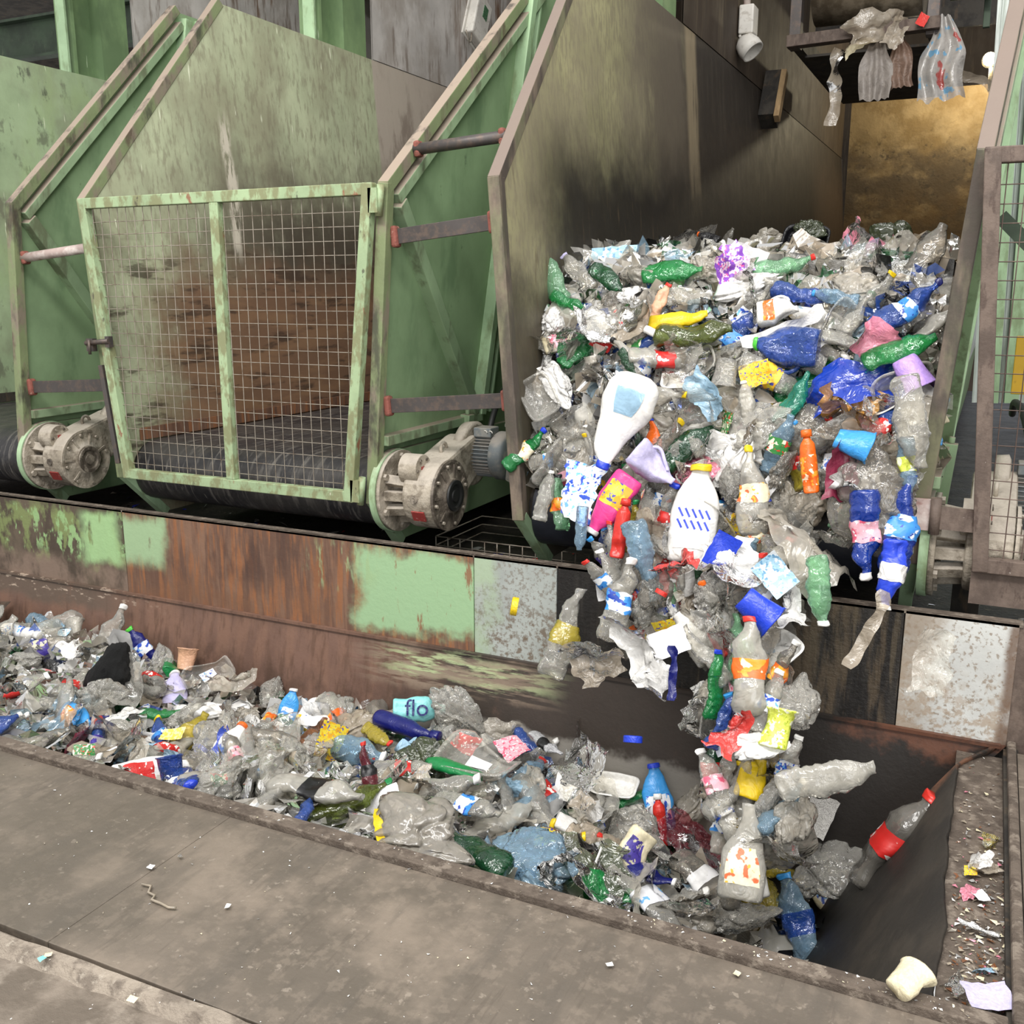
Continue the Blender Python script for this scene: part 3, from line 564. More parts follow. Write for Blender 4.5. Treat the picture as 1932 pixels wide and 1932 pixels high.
# wall-mounted boxes
def emergency_box():
    c = onX(903, 38, XB['caged'] - Wz(4.18) + .12); r = Matrix.Rotation(math.radians(-24), 3, 'X')
    T = thing('control_box', 'white box with a green sticker on the grey cladding, wire loops below', 'control box', c)
    MB().box(c, (.09, .27, .42), r).build('housing', M['white_box'], T, bevel=.015)
    MB().box(c + Vector((-.065, 0, 0)), (.04, .31, .46), r).build('back_plate', M['white_box'], T, bevel=.006)
    MB().box(c + r @ Vector((.047, .02, .08)), (.004, .08, .12), r).build('sticker', M['green_tag'], T)
    mb = MB(); 
    for s in (-.1, .09): mb.tube([c + r @ Vector((.02, s + .05 * math.sin(t), -.21 - .07 * math.sin(t * 1.0) )) + Vector((0, -.1 * t / 3 if s < 0 else .02 * t, 0)) for t in [j * .4 for j in range(9)]], .006, 6)
    mb.build('wire_loop', M['wire'], T)
emergency_box()
xw = XB['full'] - Wz(3.5)
c = onX(1412, 40, xw + .08); T = thing('junction_box', 'white junction box with conduit on the dark wall above the heap', 'junction box', c)
MB().box(c, (.12, .18, .22)).build('housing', M['white_box'], T, bevel=.012)
MB().tube([c + Vector((-.02, 0, .1)), c + Vector((-.02, 0, .9))], .03, 10).build('conduit', M['bar_white'], T)
c = onX(1409, 84, xw + .09); T = thing('cup_shaped_fitting', 'white cup-shaped fitting hanging under the white junction box', 'lamp', c)
d = Vector((.5, -.1, -.55)).normalized()
MB().lathe(c, d, [(-.075, .0), (-.07, .04), (-.03, .085), (.03, .1), (.09, .095), (.09, .085), (.0, .075), (-.02, 0)], 28).build('shade', M['white_box'], T)
MB().tube([c + Vector((-.05, 0, .13)), c + Vector((-.06, 0, .07)), c - d * .06], .014, 8).build('bracket', M['white_box'], T)
c = onX(1473, 180, xw + .2); T = thing('wooden_board', 'pale wooden board with a dark block fixed high on the sooty wall', 'board', c)
r = Matrix.Rotation(math.radians(-30), 3, 'X')
MB().box(c, (.05, .09, .50), r).build('pale_board', M['wood'], T, bevel=.004)
MB().box(c + Vector((-.10, .10, -.01)), (.15, .20, .48), r).build('dark_block', M['dark'], T, bevel=.004)

# overhead conveyor with the lamp beside it
def overhead():
    T = thing('overhead_conveyor', 'dark overhead conveyor frame with a dusty drum, hung with plastic scraps', 'conveyor', (-1.2, 9, 3.6))
    for x in (-1.72, -.66): MB().box((x, 9.05, 4.4), (.09, .12, 1.55)).build('frame_post', M['bar_dark'], T, bevel=.004)
    MB().beam((-1.77, 8.98, 3.67), (-.60, 8.98, 3.70), .12, .09).build('lower_rail', M['rust_red'] if False else M['gate_rust'], T, bevel=.004)
    MB().lathe((-1.62, 9.35, 4.22), (1, 0, 0), [(0, 0), (0, .36), (.86, .36), (.86, 0)], 36).build('drum', M['drum_tan'], T)
    for x in (-1.72, -.66): MB().box((x, 10.4, 3.72), (.08, 2.7, .14)).build('side_rail', M['dark'], T)
    MB().box((-1.2, 10.6, 3.64), (1.0, 2.4, .02)).build('return_belt', M['dark'], T)
    mb = MB(); mb.box((-.4, 9.2, 4.2), (.3, .4, .35)); mb.lathe((-.55, 9.1, 4.0), (1, 0, 0), [(0, .12), (.3, .12), (.3, 0)], 18); mb.beam((-.55, 9.2, 4.4), (.0, 9.6, 4.1), .05, .05); mb.beam((-.3, 9.3, 4.5), (-.28, 9.3, 3.7), .05, .05); mb.build('drive_unit', M['dark_green'], T, bevel=.004)
    MB().box((-1.05, 11.9, 4.75), (2.0, .05, .9)).build('chute_plate', M['dark'], T)
overhead()
def lamp():
    c = Vector((-.342, 13.9, 4.36)); T = thing('bulkhead_lamp', 'small glowing lamp high in the heaped bunker, beside its right wall', 'lamp', c)
    MB().lathe(c, Vector((-.25, -1, -.1)), [(-.02, .0), (-.01, .06), (.02, .075), (.06, .06), (.08, 0)], 20).build('glass', M['lamp_glow'], T)
    MB().lathe(c + Vector((.0, .06, 0)), Vector((-.25, -1, -.1)), [(-.05, 0), (-.05, .09), (.03, .09), (.03, .07)], 20).build('housing', M['dark'], T)
    MB().tube([c + Vector((.02, .05, -.05)), c + Vector((.03, .06, -.35))], .025, 8).build('bracket', M['wire'], T)
    d = bpy.data.lights.new('lamp_bulb', 'POINT'); d.energy = 85; d.color = (1, .86, .58); d.shadow_soft_size = .06
    o = bpy.data.objects.new('lamp_bulb', d); COL.objects.link(o); o.location = c + Vector((-.06, .22, -.06))
lamp()
# things seen past the open gate
tag(MB().box((.17, 6.2, 1.25), (.10, .03, .32)).build('yellow_sign', M['yellow_sheet'], bevel=.004), 'yellow panel glimpsed through the open mesh gate', 'panel')
T = thing('cladding_panel', 'pale corrugated sheets and green rails leaning behind the open mesh gate', 'cladding', onY(1890, 700, 6.6))
for x0, x1, w, m, dy in ((1903, 1850, 30, 'pale_sheet', 0), (1926, 1872, 20, 'green_light', -.05), (1946, 1888, 26, 'pale_sheet', 0), (1968, 1908, 24, 'green_light', -.05), (1992, 1930, 34, 'pale_sheet', 0), (2020, 1956, 26, 'green_light', -.05)):
    a, b = onY(x0, -40, 6.6 + dy), onY(x1, 760, 6.6 + dy); mb = MB(); k = w * 6.6 / 2100
    if m == 'pale_sheet':
        for j in range(5): mb.beam(a + Vector(((j - 2) * k / 5, .012 * (j % 2), 0)), b + Vector(((j - 2) * k / 5, .012 * (j % 2), 0)), k / 4.6, .012, up=(0, 1, 0))
    else: mb.beam(a, b, k, .05, up=(0, 1, 0))
    mb.build('corrugated_sheet' if m == 'pale_sheet' else 'rail', M[m], T)
T = thing('control_lever', 'dark lever arm fixed behind the open mesh gate', 'lever', (.05, 5.2, 1.9)); MB().beam((-.02, 5.1, 1.98), (.12, 5.1, 1.84), .03, .06).build('arm', M['dark_green'], T)
T = thing('wire_basket', 'shallow wire basket on the dark floor behind the gear motor', 'basket', (-2.15, 4.75, .22))
mb = MB()
for z in (.24, .29, .34): mb.tube([(-2.65, 4.55, z), (-1.75, 4.55, z), (-1.75, 5.1, z), (-2.65, 5.1, z), (-2.65, 4.55, z)], .004, 5)
for k in range(13): mb.tube([(-2.65 + .075 * k, 4.55, .24), (-2.65 + .075 * k, 4.55, .34)], .004, 5)
mb.build('wire_frame', M['wire'], T)
for x, y, lab in ((-3.3, 5.2, 'green steel leg under the gated bunker'), (-.0, 4.55, 'dark steel leg under the open mesh gate')):
    tag(MB().box((x, y, .33), (.11, .11, .24)).build('support_leg', M['green_clean' if x < -1 else 'dark']), lab, 'support', 'legs under the bunkers')
# ------------------------------------------------------------------ plastics
P = {}
def pl(k, *a, **kw): P[k] = plastic(k, *a, **kw)
pl('clear_pet', 'dedbd2', .20, .16, .55, 6); pl('milky_clear', 'dad6cb', .38, .3, .5, 5); pl('smoky_clear', 'a29d94', .28, .2, .5, 5)
pl('pale_blue_pet', '9fc0d6', .28, .16, .55, 6); pl('blue_pet', '2f57a8', .45, .16, .6, 6); pl('deep_blue_pet', '123a9a', .72, .2, .5, 6)
pl('navy_plastic', '161c66', 1, .3, .35, 5); pl('green_pet', '1f8a48', .5, .16, .6, 6); pl('pale_green_pet', '8fc49a', .34, .16, .6, 6)
pl('dark_green_pet', '123d24', .7, .16, .6, 6); pl('olive_pet', '4a5220', .62, .16, .6, 6); pl('teal_pet', '0f7f68', .55, .18, .5, 6)
pl('yellow_pet', 'b9a83a', .5, .2, .5, 6); pl('amber_pet', 'd59a3a', .55, .2, .5, 6); pl('brown_pet', '8a5a38', .6, .2, .5, 6); pl('wine_pet', '6a2430', .5, .2, .5, 6)
pl('white_hdpe', 'ebe9e4', 1, .35, .3, 4); pl('cream_hdpe', 'e4d9b8', 1, .35, .3, 4); pl('yellow_hdpe', 'e8c51c', 1, .35, .3, 4); pl('red_hdpe', 'd5352c', 1, .3, .25, 4)
pl('pink_hdpe', 'e0408c', 1, .35, .3, 4); pl('orange_hdpe', 'ea6a1e', 1, .3, .3, 4); pl('lavender_hdpe', 'c6c0e4', 1, .35, .25, 4); pl('lilac_hdpe', 'b593dc', 1, .35, .3, 4)
pl('sky_hdpe', '3f9ae0', 1, .3, .3, 4); pl('blue_hdpe', '2342c8', 1, .3, .25, 4); pl('turquoise_hdpe', '86cfcf', 1, .35, .3, 4); pl('green_hdpe', '1d7f45', 1, .25, .25, 4); pl('lime_hdpe', '4cbf3a', 1, .35, .3, 4)
pl('black_plastic', '17171a', 1, .3, .5, 7); pl('grey_plastic', '9b9a98', 1, .4, .3, 4); pl('peach_plastic', 'd8a888', 1, .4, .3, 4); pl('silver_foil', 'b9b9bb', 1, .2, .9, 9)
pl('clear_film', 'e2dfd6', .22, .18, .9, 4.5, 1.0); pl('milky_film', 'cfc8ba', .40, .28, .8, 4); pl('white_film', 'e8e6e2', .92, .4, .7, 4); pl('tan_film', 'b8ab98', .6, .35, .7, 4)
pl('blue_film', '1f43b8', .8, .25, .8, 4); pl('pale_blue_film', 'a9cfe8', .75, .3, .6, 4); pl('pink_film', 'ea8fa4', .8, .35, .6, 4); pl('black_film', '101010', .97, .35, 1.0, 9); pl('olive_film', '3f4630', .8, .18, .9, 4); pl('red_film', 'd8403a', .92, .35, .6, 4); pl('green_film', '7fae62', .8, .3, .6, 4)
pl('fluff', '0d0d0d', 1, .9, 1.0, 60)
def lb(k, base, a, b=None, sc=(8, 5, 8), thr=.52): P[k] = plastic(k, base, 1, .4, .25, 4, print_col=a, print2=b, print_scale=sc, thr=thr)
lb('label_blue_white', '3f8fdc', 'eef2f6', '1c3fa0'); lb('label_white_blue', 'edeef2', '2a4fb8', '6fb0e8', (8, 8, 8), .58); lb('label_red', 'cc2a26', 'c32622', 'f2ece6', (6, 6, 6), .5)
lb('label_black', '121214', '1b1b1d', None); lb('label_yellow', 'e8cf3a', 'd9a020', '4a4aa8', (8, 8, 8), .56); lb('label_orange', 'ef6a1f', 'f0a030', 'f5e0c0', (6, 6, 6), .52)
lb('label_pink', 'f0b4c0', 'e0607c', 'f7eef0', (8, 8, 8), .56); lb('label_purple', '4a3c98', 'c9c4a8', '2c2668', (10, 10, 10), .6); lb('label_green', '3d8a48', 'e9e6cc', 'd04030', (8, 8, 8), .55)
lb('label_cream', 'efe6c8', 'd86a3c', 'e0b040', (8, 8, 8), .6); lb('paper_white', 'ecebea', 'e6e5e6', None); lb('print_violet', '8c4fc0', 'f0d8e8', 'e060a0', (8, 8, 8), .5); lb('paper_speckled', 'b9b6b0', '4a4742', '6a655e', (90, 90, 90), .56)
lb('paper_yellow', 'f0cf5a', 'f4dfa0', None); lb('print_sky', 'a9cfe4', 'eaf0f2', '6f9fc0', (6, 6, 6), .52); lb('label_lime', 'dfe860', 'f0f2d0', 'a8b830', (6, 6, 6), .55); lb('label_maroon', '8a3048', '7a283e', None); lb('white_blue_script', 'f0ece6', 'efebe4', None)

pl('smoky_film', 'a6a095', .55, .3, .5, 4); pl('grey_bag', '8f8780', 1, .5, .8, 5); pl('brown_bag', '7d6658', 1, .5, .8, 5)
P['label_pale_bag'] = plastic('label_pale_bag', 'b9b4ae', .75, .3, .6, 5, print_col='b04a44', print_scale=(4, 6, 4), thr=.66, print2='6fa8cc')
# ------------------------------------------------------------------ shapes (long axis x, face up z)
def nv(p, s): return Vector((noise.noise((p[0] + s, p[1], p[2])), noise.noise((p[0], p[1] + s + 31, p[2])), noise.noise((p[0], p[1], p[2] + s + 67))))
class Crush:
    def __init__(s, seed, Ln, R, flat=.6, amp=.18, dents=4, bend=.12, twist=.3):
        r = random.Random(seed); s.s = seed * 13.7; s.L = Ln; s.R = R; s.flat = flat; s.amp = amp
        s.bend = (r.uniform(-1, 1) * bend, r.uniform(-1, 1) * bend * .6); s.tw = r.uniform(-1, 1) * twist
        s.d = []
        for _ in range(dents):
            a = r.uniform(0, 2 * math.pi); s.d.append((Vector((r.uniform(-.4, .4) * Ln, math.cos(a) * R, math.sin(a) * R)), r.uniform(.7, 1.3) * R, r.uniform(.35, .8)))
    def __call__(s, p):
        p = Vector(p); ax = Vector((p.x, 0, 0))
        for c, rho, dep in s.d:
            q = (p - c).length / rho
            if q < 1.6: p = p + (ax - p) * dep * max(0, 1 - (q / 1.6) ** 2) ** 2
        p += nv(p * (1.1 / s.R), s.s) * s.amp * s.R + nv(p * (2.7 / s.R), s.s + 5) * s.amp * .45 * s.R
        k = s.flat ** .35; p.z *= s.flat; p.y /= k
        u = p.x / s.L; t = s.tw * u; y, z = p.y, p.z
        p.y = y * math.cos(t) - z * math.sin(t); p.z = y * math.sin(t) + z * math.cos(t)
        p.z += s.bend[0] * s.L * (u * u - .08); p.y += s.bend[1] * s.L * (u * u - .08)
        return p
def surf(prof, L_, R, cr, seg=18, sec=lambda a: (math.cos(a), math.sin(a)), close=(True, True)):
    """prof: [(t 0..1, radius factor)] swept round the long axis, then crushed"""
    mb = MB(); vs = []
    for t, r in prof:
        for k in range(seg):
            a = 2 * math.pi * k / seg; c, s_ = sec(a); vs.append(cr(((t - .5) * L_, c * r * R, s_ * r * R)))
    n = len(prof); fs = [(i * seg + k, i * seg + (k + 1) % seg, (i + 1) * seg + (k + 1) % seg, (i + 1) * seg + k) for i in range(n - 1) for k in range(seg)]
    mb.add(vs, fs, 0, True)
    if close[0]: mb.add(vs[:seg], [list(range(seg))[::-1]], 0, False)
    if close[1]: mb.add(vs[-seg:], [list(range(seg))], 0, False)
    return mb
def lerp_prof(pts, n):
    o = []
    for i in range(n + 1):
        t = pts[0][0] + (pts[-1][0] - pts[0][0]) * i / n
        for (a, ra), (b, rb) in zip(pts[:-1], pts[1:]):
            if a <= t <= b + 1e-9: o.append((t, ra + (rb - ra) * ((t - a) / (b - a) if b > a else 0))); break
    return o
WATER = [(0, .8), (.02, .95), (.1, 1), (.62, 1), (.7, .95), (.8, .72), (.88, .4), (.9, .36), (.96, .36)]
SODA = [(0, .55), (.03, .85), (.1, 1), (.3, 1), (.36, .95), (.58, .95), (.64, 1), (.74, .85), (.84, .5), (.9, .3), (.96, .28)]
DETER = [(0, .9), (.03, 1), (.55, 1), (.66, .86), (.76, .62), (.84, .4), (.9, .36), (.93, .36)]
SLIM = [(0, .92), (.03, 1), (.7, 1), (.8, .9), (.86, .5), (.9, .42), (.92, .42)]
OVALP = [(0, .45), (.03, .7), (.12, .92), (.35, 1), (.6, .96), (.78, .74), (.88, .42), (.91, .24), (.95, .24)]
JUGP = [(0, .9), (.04, 1), (.5, 1), (.62, .95), (.75, .7), (.85, .4), (.9, .28), (.94, .28)]
def sq(n): 
    def f(a):
        c, s_ = math.cos(a), math.sin(a); return (math.copysign(abs(c) ** n, c), math.copysign(abs(s_) ** n, s_))
    return f
oval = lambda a: (math.cos(a), .6 * math.sin(a))
PROTO = {}
def proto(kind, seed, i):
    """meshes of one crushed shape: [(part name, mesh)] with the body first; made once, then shared by copies"""
    key = (kind, seed)
    if key in PROTO: return PROTO[key]
    r = random.Random(seed * 7 + len(kind)); out = []
    def keep(mb, name): 
        o = mb.build(name, [None]); me = o.data; bpy.data.objects.remove(o); out.append((name, me))
    if kind in ('water', 'soda', 'deter', 'slim', 'jug', 'flask'):
        Ln, R, pr, sec, fl, am = {'water': (1, .145, WATER, None, r.uniform(.5, .9), .2), 'soda': (1, .16, SODA, None, r.uniform(.55, .95), .16), 'deter': (1, .22, DETER, oval, .9, .08), 'slim': (1, .125, SLIM, None, .92, .05), 'jug': (1, .28, JUGP, sq(.55), .8, .12), 'flask': (1, .27, OVALP, oval, .9, .06)}[kind]
        if seed % 3 == 1 and kind in ('water', 'soda'): fl *= .85
        cr = Crush(seed, Ln, R, fl, am, {'deter': 2, 'slim': 1, 'jug': 3, 'flask': 2}.get(kind, 4), .10 if kind in ('water', 'soda') else .04, .3 if kind in ('water', 'soda') else .1)
        p = lerp_prof(pr, 34 if kind == 'water' else 28)
        if kind == 'water': p = [(t, q * (1 + (.035 * math.sin(t * 62) if .1 < t < .66 else 0))) for t, q in p]
        kw = dict(sec=sec) if sec else {}
        keep(surf(p, Ln, R, cr, 20, **kw), 'bottle_body')
        rc = pr[-1][1]; t0 = pr[-1][0]
        rc_ = rc * 1.22 if kind not in ('slim',) else .62
        cp = [(t0 - .035, rc_)] + [(t0 - .03 + .012 * k, rc_ * (1.04 if k % 2 else 1)) for k in range(5)] + [(t0 + .03, rc_ * .92), (t0 + .031, .01)]
        if kind == 'slim': cp = [(t0 - .01, .7), (t0 + .10, .66), (t0 + .11, .5), (t0 + .112, .01)]
        keep(surf(cp, Ln, R, cr, 20, close=(True, False)), 'cap')
        la, lb_ = {'water': (.34, .58), 'soda': (.37, .57), 'deter': (.14, .5), 'slim': (.12, .62), 'jug': (.15, .42), 'flask': (.16, .42)}[kind]
        if kind in ('deter', 'jug', 'flask'):                    # a label on the face only
            mb = MB(); vs = []; nn = 9
            for j in range(nn):
                for k in range(nn):
                    a = math.pi / 2 + (k / (nn - 1) - .5) * (1.1 if kind == 'flask' else 1.7); c, s_ = (sec or (lambda q: (math.cos(q), math.sin(q))))(a); t = la + (lb_ - la) * j / (nn - 1)
                    vs.append(cr(((t - .5) * Ln, c * R * 1.025, s_ * R * 1.025)))
            mb.add(vs, [(j * nn + k, j * nn + k + 1, (j + 1) * nn + k + 1, (j + 1) * nn + k) for j in range(nn - 1) for k in range(nn - 1)], 0, True); keep(mb, 'label_sheet')
        else: keep(surf([(la + (lb_ - la) * k / 8, 1.03 * (.96 if kind == 'soda' else 1.02)) for k in range(9)], Ln, R, cr, 20, close=(False, False), **kw), 'label_band')
        if kind == 'jug':
            mb = MB(); mb.tube([cr((-.02 + .30 * math.sin(a) * .9, R * .75 + R * .55 * math.cos(a) * (1 if abs(a) < 1.7 else .4), 0)) for a in [(-1 + k / 6) * 1.5 + .0 for k in range(13)]], .035, 8); keep(mb, 'handle')
    elif kind == 'film':
        mb = MB(); n, m_ = 18, 13; asp = r.uniform(.45, .9); folds = []
        for _ in range(7):
            a = r.uniform(0, math.pi); folds.append((Vector((math.cos(a), math.sin(a), 0)), r.uniform(-.3, .35), r.uniform(-1.7, 1.7)))
        vs = []
        for j in range(m_):
            for k in range(n):
                u, v = k / (n - 1) - .5, (j / (m_ - 1) - .5) * asp
                u *= 1 + .25 * noise.noise((v * 5, seed, 2)); v *= 1 + .35 * noise.noise((u * 4, seed + 4, 1))
                p = Vector((u, v, 0))
                for d, off, an in folds:
                    ds = p.x * d.x + p.y * d.y - off * .6
                    if ds > 0:
                        ax = Vector((-d.y, d.x, 0)); piv = d * (off * .6); an2 = an * min(1, ds / .04)
                        p = Matrix.Rotation(an2 * .55, 3, ax) @ (p - piv) + piv
                p += nv(p * 5, seed * 3.1) * .07 + nv(p * 12, seed * 5.1) * .035
                vs.append(p)
        mb.add(vs, [(j * n + k, j * n + k + 1, (j + 1) * n + k + 1, (j + 1) * n + k) for j in range(m_ - 1) for k in range(n - 1)], 0, True)
        keep(mb, 'film_sheet')
    elif kind in ('bag', 'fluff'):
        bm = bmesh.new(); bmesh.ops.create_icosphere(bm, subdivisions=5 if kind == 'bag' else 4, radius=.5); mb = MB()
        sx, sy, sz = 1, r.uniform(.55, .85), r.uniform(.28, .45)
        for v in bm.verts:
            p = v.co.copy(); d = p.normalized(); o3 = Vector((seed * 3, 0, 0))
            w = nv(p * 1.5, seed * 2.3) * .55
            cr = abs(noise.noise((p + w) * 2.6 + o3)); c2 = abs(noise.noise((p + w * 1.5) * 6 + o3))
            k = .92 - .42 * max(0, .22 - cr) / .22 * .55 - .10 * max(0, .2 - c2) / .2 + .5 * noise.noise(p * 1.7 + Vector((0, seed * 2, 0)))
            if kind == 'fluff': k = .9 + .3 * noise.noise(p * 2.2 + Vector((seed, 0, 0))) + .12 * noise.noise(p * 12) + .07 * noise.noise(p * 30)
            q = Vector((d.x * sx, d.y * sy, d.z * (sz if kind == 'bag' else .85))) * .5 * k
            if kind == 'bag':
                q += nv(p * 3, seed * 4.4) * .05
                if d.x > .55: q.y *= 1 - (d.x - .55) * 1.3; q.z *= 1 - (d.x - .55) * .8; q.x += (d.x - .55) * .25
            v.co = q
        bm.verts.index_update(); mb.add([v.co.copy() for v in bm.verts], [[v.index for v in f.verts] for f in bm.faces], 0, True); bm.free()
        keep(mb, 'bag_skin')
    elif kind == 'paper':
        mb = MB(); n = 8; asp = r.uniform(.55, .95); b, c = r.uniform(-.5, .5), r.uniform(-.5, .5); vs = []
        for top in (0, 1):
            for j in range(n):
                for k in range(n):
                    u, v = k / (n - 1) - .5, (j / (n - 1) - .5) * asp; w = .03 * noise.noise((u * 9, v * 9, seed))
                    vs.append(Vector((u + .04 * noise.noise((v * 6, seed, 3)), v + .04 * noise.noise((u * 6, seed, 8)), b * u * u + c * u * v + .25 * max(0, v - .2 * asp) * (1 if seed % 2 else -1) + w + top * .006)))
        N = n * n; q = [(j * n + k, j * n + k + 1, (j + 1) * n + k + 1, (j + 1) * n + k) for j in range(n - 1) for k in range(n - 1)]
        mb.add(vs, [f[::-1] for f in q] + [tuple(i + N for i in f) for f in q], 0, True); keep(mb, 'sheet')
    elif kind == 'tray':
        cr = Crush(seed, 1, .3, .85, .05, 1, .05, .15); mb = MB(); vs = []; sec = sq(.45); seg = 28; rg = [(.86, .0), (.88, .02), (.84, .16), (.94, .2), (1.0, .2), (1.02, .17)]
        rg = [(.0, .01)] + [(.82, 0)] + [(.86, .03), (.9, .10), (.93, .18), (1.04, .185), (1.05, .165)]
        for r_, z in rg:
            for k in range(seg):
                a = 2 * math.pi * k / seg; c, s_ = sec(a); vs.append(cr((c * r_ * .48, s_ * r_ * .33, z + (.012 if k % 2 and .02 < z < .12 else 0))))
        mb.add(vs, [(i * seg + k, i * seg + (k + 1) % seg, (i + 1) * seg + (k + 1) % seg, (i + 1) * seg + k) for i in range(len(rg) - 1) for k in range(seg)], 0, True); keep(mb, 'tray_shell')
        mb = MB(); vs = [cr((x * .3, y * .2, .035 + .0)) for y in (-.5, 0, .5) for x in (-.5, 0, .5)]; mb.add(vs, [(0, 1, 4, 3), (1, 2, 5, 4), (3, 4, 7, 6), (4, 5, 8, 7)]); keep(mb, 'label_sheet')
    elif kind == 'cup':
        cr = Crush(seed, 1, .36, .8, .10, 2, .05, .1)
        keep(surf([(0, .01), (.0, .72), (.04, .76), (.3, .82), (.6, .9), (.9, .97), (.93, 1.06), (.97, 1.06), (.96, .95), (.6, .87), (.1, .7)], .9, .38, cr, 24, close=(False, False)), 'cup_wall')
    elif kind == 'cap':
        cr = lambda p: Vector(p); keep(surf([(0, .0), (0, .5)] + [(.02, .5)] + [(.02 + .3 * k / 6, .5 + (.012 if k % 2 else 0)) for k in range(7)] + [(.36, .46), (.37, .3), (.37, .0)], 1.0, 1.0, lambda p: Vector((p[0] + .3, p[1], p[2])), 24, close=(False, False)), 'cap_shell')
    elif kind == 'tube':
        cr = Crush(seed, 1, .12, .7, .12, 2, .08, .2); p = [(0, .9)] + lerp_prof([(.0, .95), (.75, 1), (.9, .8), (.93, .5), (1, .45)], 18); keep(surf(p, 1, .13, cr, 16, sec=lambda a: (math.cos(a), math.sin(a))), 'tube_body')
    elif kind == 'hung':
        mb = MB(); n, m_ = 22, 17; vs = []
        for k in range(n):
            u = k / (n - 1); w = .07 + .17 * min(1, u * 2.2) * (1 + .35 * noise.noise((u * 2.5, seed, 4)))
            for j in range(m_):
                v = j / (m_ - 1) * 2 - 1; rag = .10 * noise.noise((v * 3, seed, 9)) * max(0, u - .6) * 2.5
                vs.append(Vector((.5 - u + rag, v * w + .06 * noise.noise((u * 2, seed, 1)), .05 * math.sin(v * 7 + seed + 2 * noise.noise((u * 2, v, seed))) * (.4 + u * .6) + .06 * noise.noise((u * 4, v * 2, seed + 5)))))
        mb.add(vs, [(k * m_ + j, k * m_ + j + 1, (k + 1) * m_ + j + 1, (k + 1) * m_ + j) for k in range(n - 1) for j in range(m_ - 1)], 0, True); keep(mb, 'film_sheet')
    elif kind == 'strip':
        mb = MB(); n = 26; w = r.uniform(.045, .09); vs = []
        for k in range(n):
            u = k / (n - 1) - .5; c = Vector((u, .10 * noise.noise((u * 3, seed, 0)), .10 * noise.noise((u * 3, seed, 7)))); a = 2.2 * noise.noise((u * 2.4, seed, 3)); ww = w * (1 + .5 * noise.noise((u * 6, seed, 5)))
            for s_ in (-1, -.3, .3, 1): vs.append(c + Vector((0, math.cos(a), math.sin(a))) * s_ * ww + Vector((0, 0, .02 * (s_ * s_))))
        mb.add(vs, [(4 * k + j, 4 * k + j + 1, 4 * k + j + 5, 4 * k + j + 4) for k in range(n - 1) for j in range(3)], 0, True); keep(mb, 'strip_sheet')
    PROTO[key] = out
    return out
NAMES = dict(water='plastic_bottle', soda='plastic_bottle', deter='plastic_bottle', slim='plastic_bottle', flask='plastic_bottle', jug='plastic_jug', film='plastic_film', hung='plastic_bag', bag='plastic_bag', fluff='fabric_bundle', paper='packaging_sheet', tray='plastic_tray', cup='plastic_cup', cap='bottle_cap', tube='plastic_tube', strip='film_strip')
CATS = dict(plastic_bottle='bottle', plastic_jug='jug', plastic_film='film', plastic_bag='bag', fabric_bundle='cloth', packaging_sheet='label sheet', plastic_tray='tray', plastic_cup='cup', bottle_cap='bottle cap', plastic_tube='tube', film_strip='film strip')
NP = dict(flask=2, hung=6, water=9, soda=7, deter=4, slim=4, jug=3, film=10, bag=8, fluff=2, paper=6, tray=4, cup=4, cap=1, tube=3, strip=5)
_count = {}
ITEMS = []                                              # (px, py, short name, size) of the things others are described by
def item(kind, mat_, size, loc, axis, up, body, cap=None, label=None, seed=None, name=None):
    sd = (seed if seed is not None else _count.get(kind, 0)) % NP[kind]; _count[kind] = _count.get(kind, 0) + 1
    parts = proto(kind, sd + 1, 0)
    x = axis.normalized(); z = (up - x * up.dot(x)).normalized(); y = z.cross(x)
    root = None
    for pn, me in parts:
        mk = body
        if pn == 'cap':
            if not cap: continue
            mk = cap
        if pn in ('label_band', 'label_sheet'):
            if not label: continue
            mk = label
        o = bpy.data.objects.new(pn if root else (name or NAMES[kind]), me); COL.objects.link(o)
        o.material_slots[0].link = 'OBJECT'; o.material_slots[0].material = P[mk]
        if root: o.parent = root
        else:
            root = o; o.matrix_world = Matrix(((x.x * size, y.x * size, z.x * size, loc.x), (x.y * size, y.y * size, z.y * size, loc.y), (x.z * size, y.z * size, z.z * size, loc.z), (0, 0, 0, 1)))
    return root
# the surfaces the waste lies on
def interp(x, k):
    if x <= k[0][0]: return k[0][1]
    for (a, u), (b, v) in zip(k[:-1], k[1:]):
        if x <= b: return u + (v - u) * (x - a) / (b - a)
    return k[-1][1]
def zh(x, y):
    z = interp(x, [(-7, -.12), (-5.2, -.2), (-4.3, -.2), (-3.3, -.34), (-2.3, -.31), (-1.8, -.36), (-1.4, -.45), (-.95, -.54), (-.6, -.64), (-.35, -.72), (.1, -.74)])
    near = max(0, min(1, (3.3 - y) / 1.0)); z += near * interp(x, [(-5, .13), (-3, .14), (-1.8, .14), (-1.0, .08), (-.4, 0)])
    return z + .035 * noise.noise((x * 2.2, y * 2.2, 3))
def in_pit(p): return p.y > YR and ((p.y < YW - .1 and p.z < zh(p.x, p.y)) or (p.y >= YW - .1 and p.z < .3))
def yfront(x, z): return interp(z, [(.5, 4.0), (.85, 4.12), (1.2, 4.26), (1.6, 4.5), (1.78, 4.75), (1.86, 5.3), (1.92, 6.5)]) + .12 * noise.noise((x * 2, z * 2.5, 8))
def in_full(p): return p.y > yfront(p.x, p.z)
def yfall(z): return interp(z, [(-.8, 3.12), (-.3, 3.2), (.2, 3.42), (.5, 3.68), (.8, 3.98), (1.0, 4.08)])
def in_fall(p): return p.y > yfall(p.z)
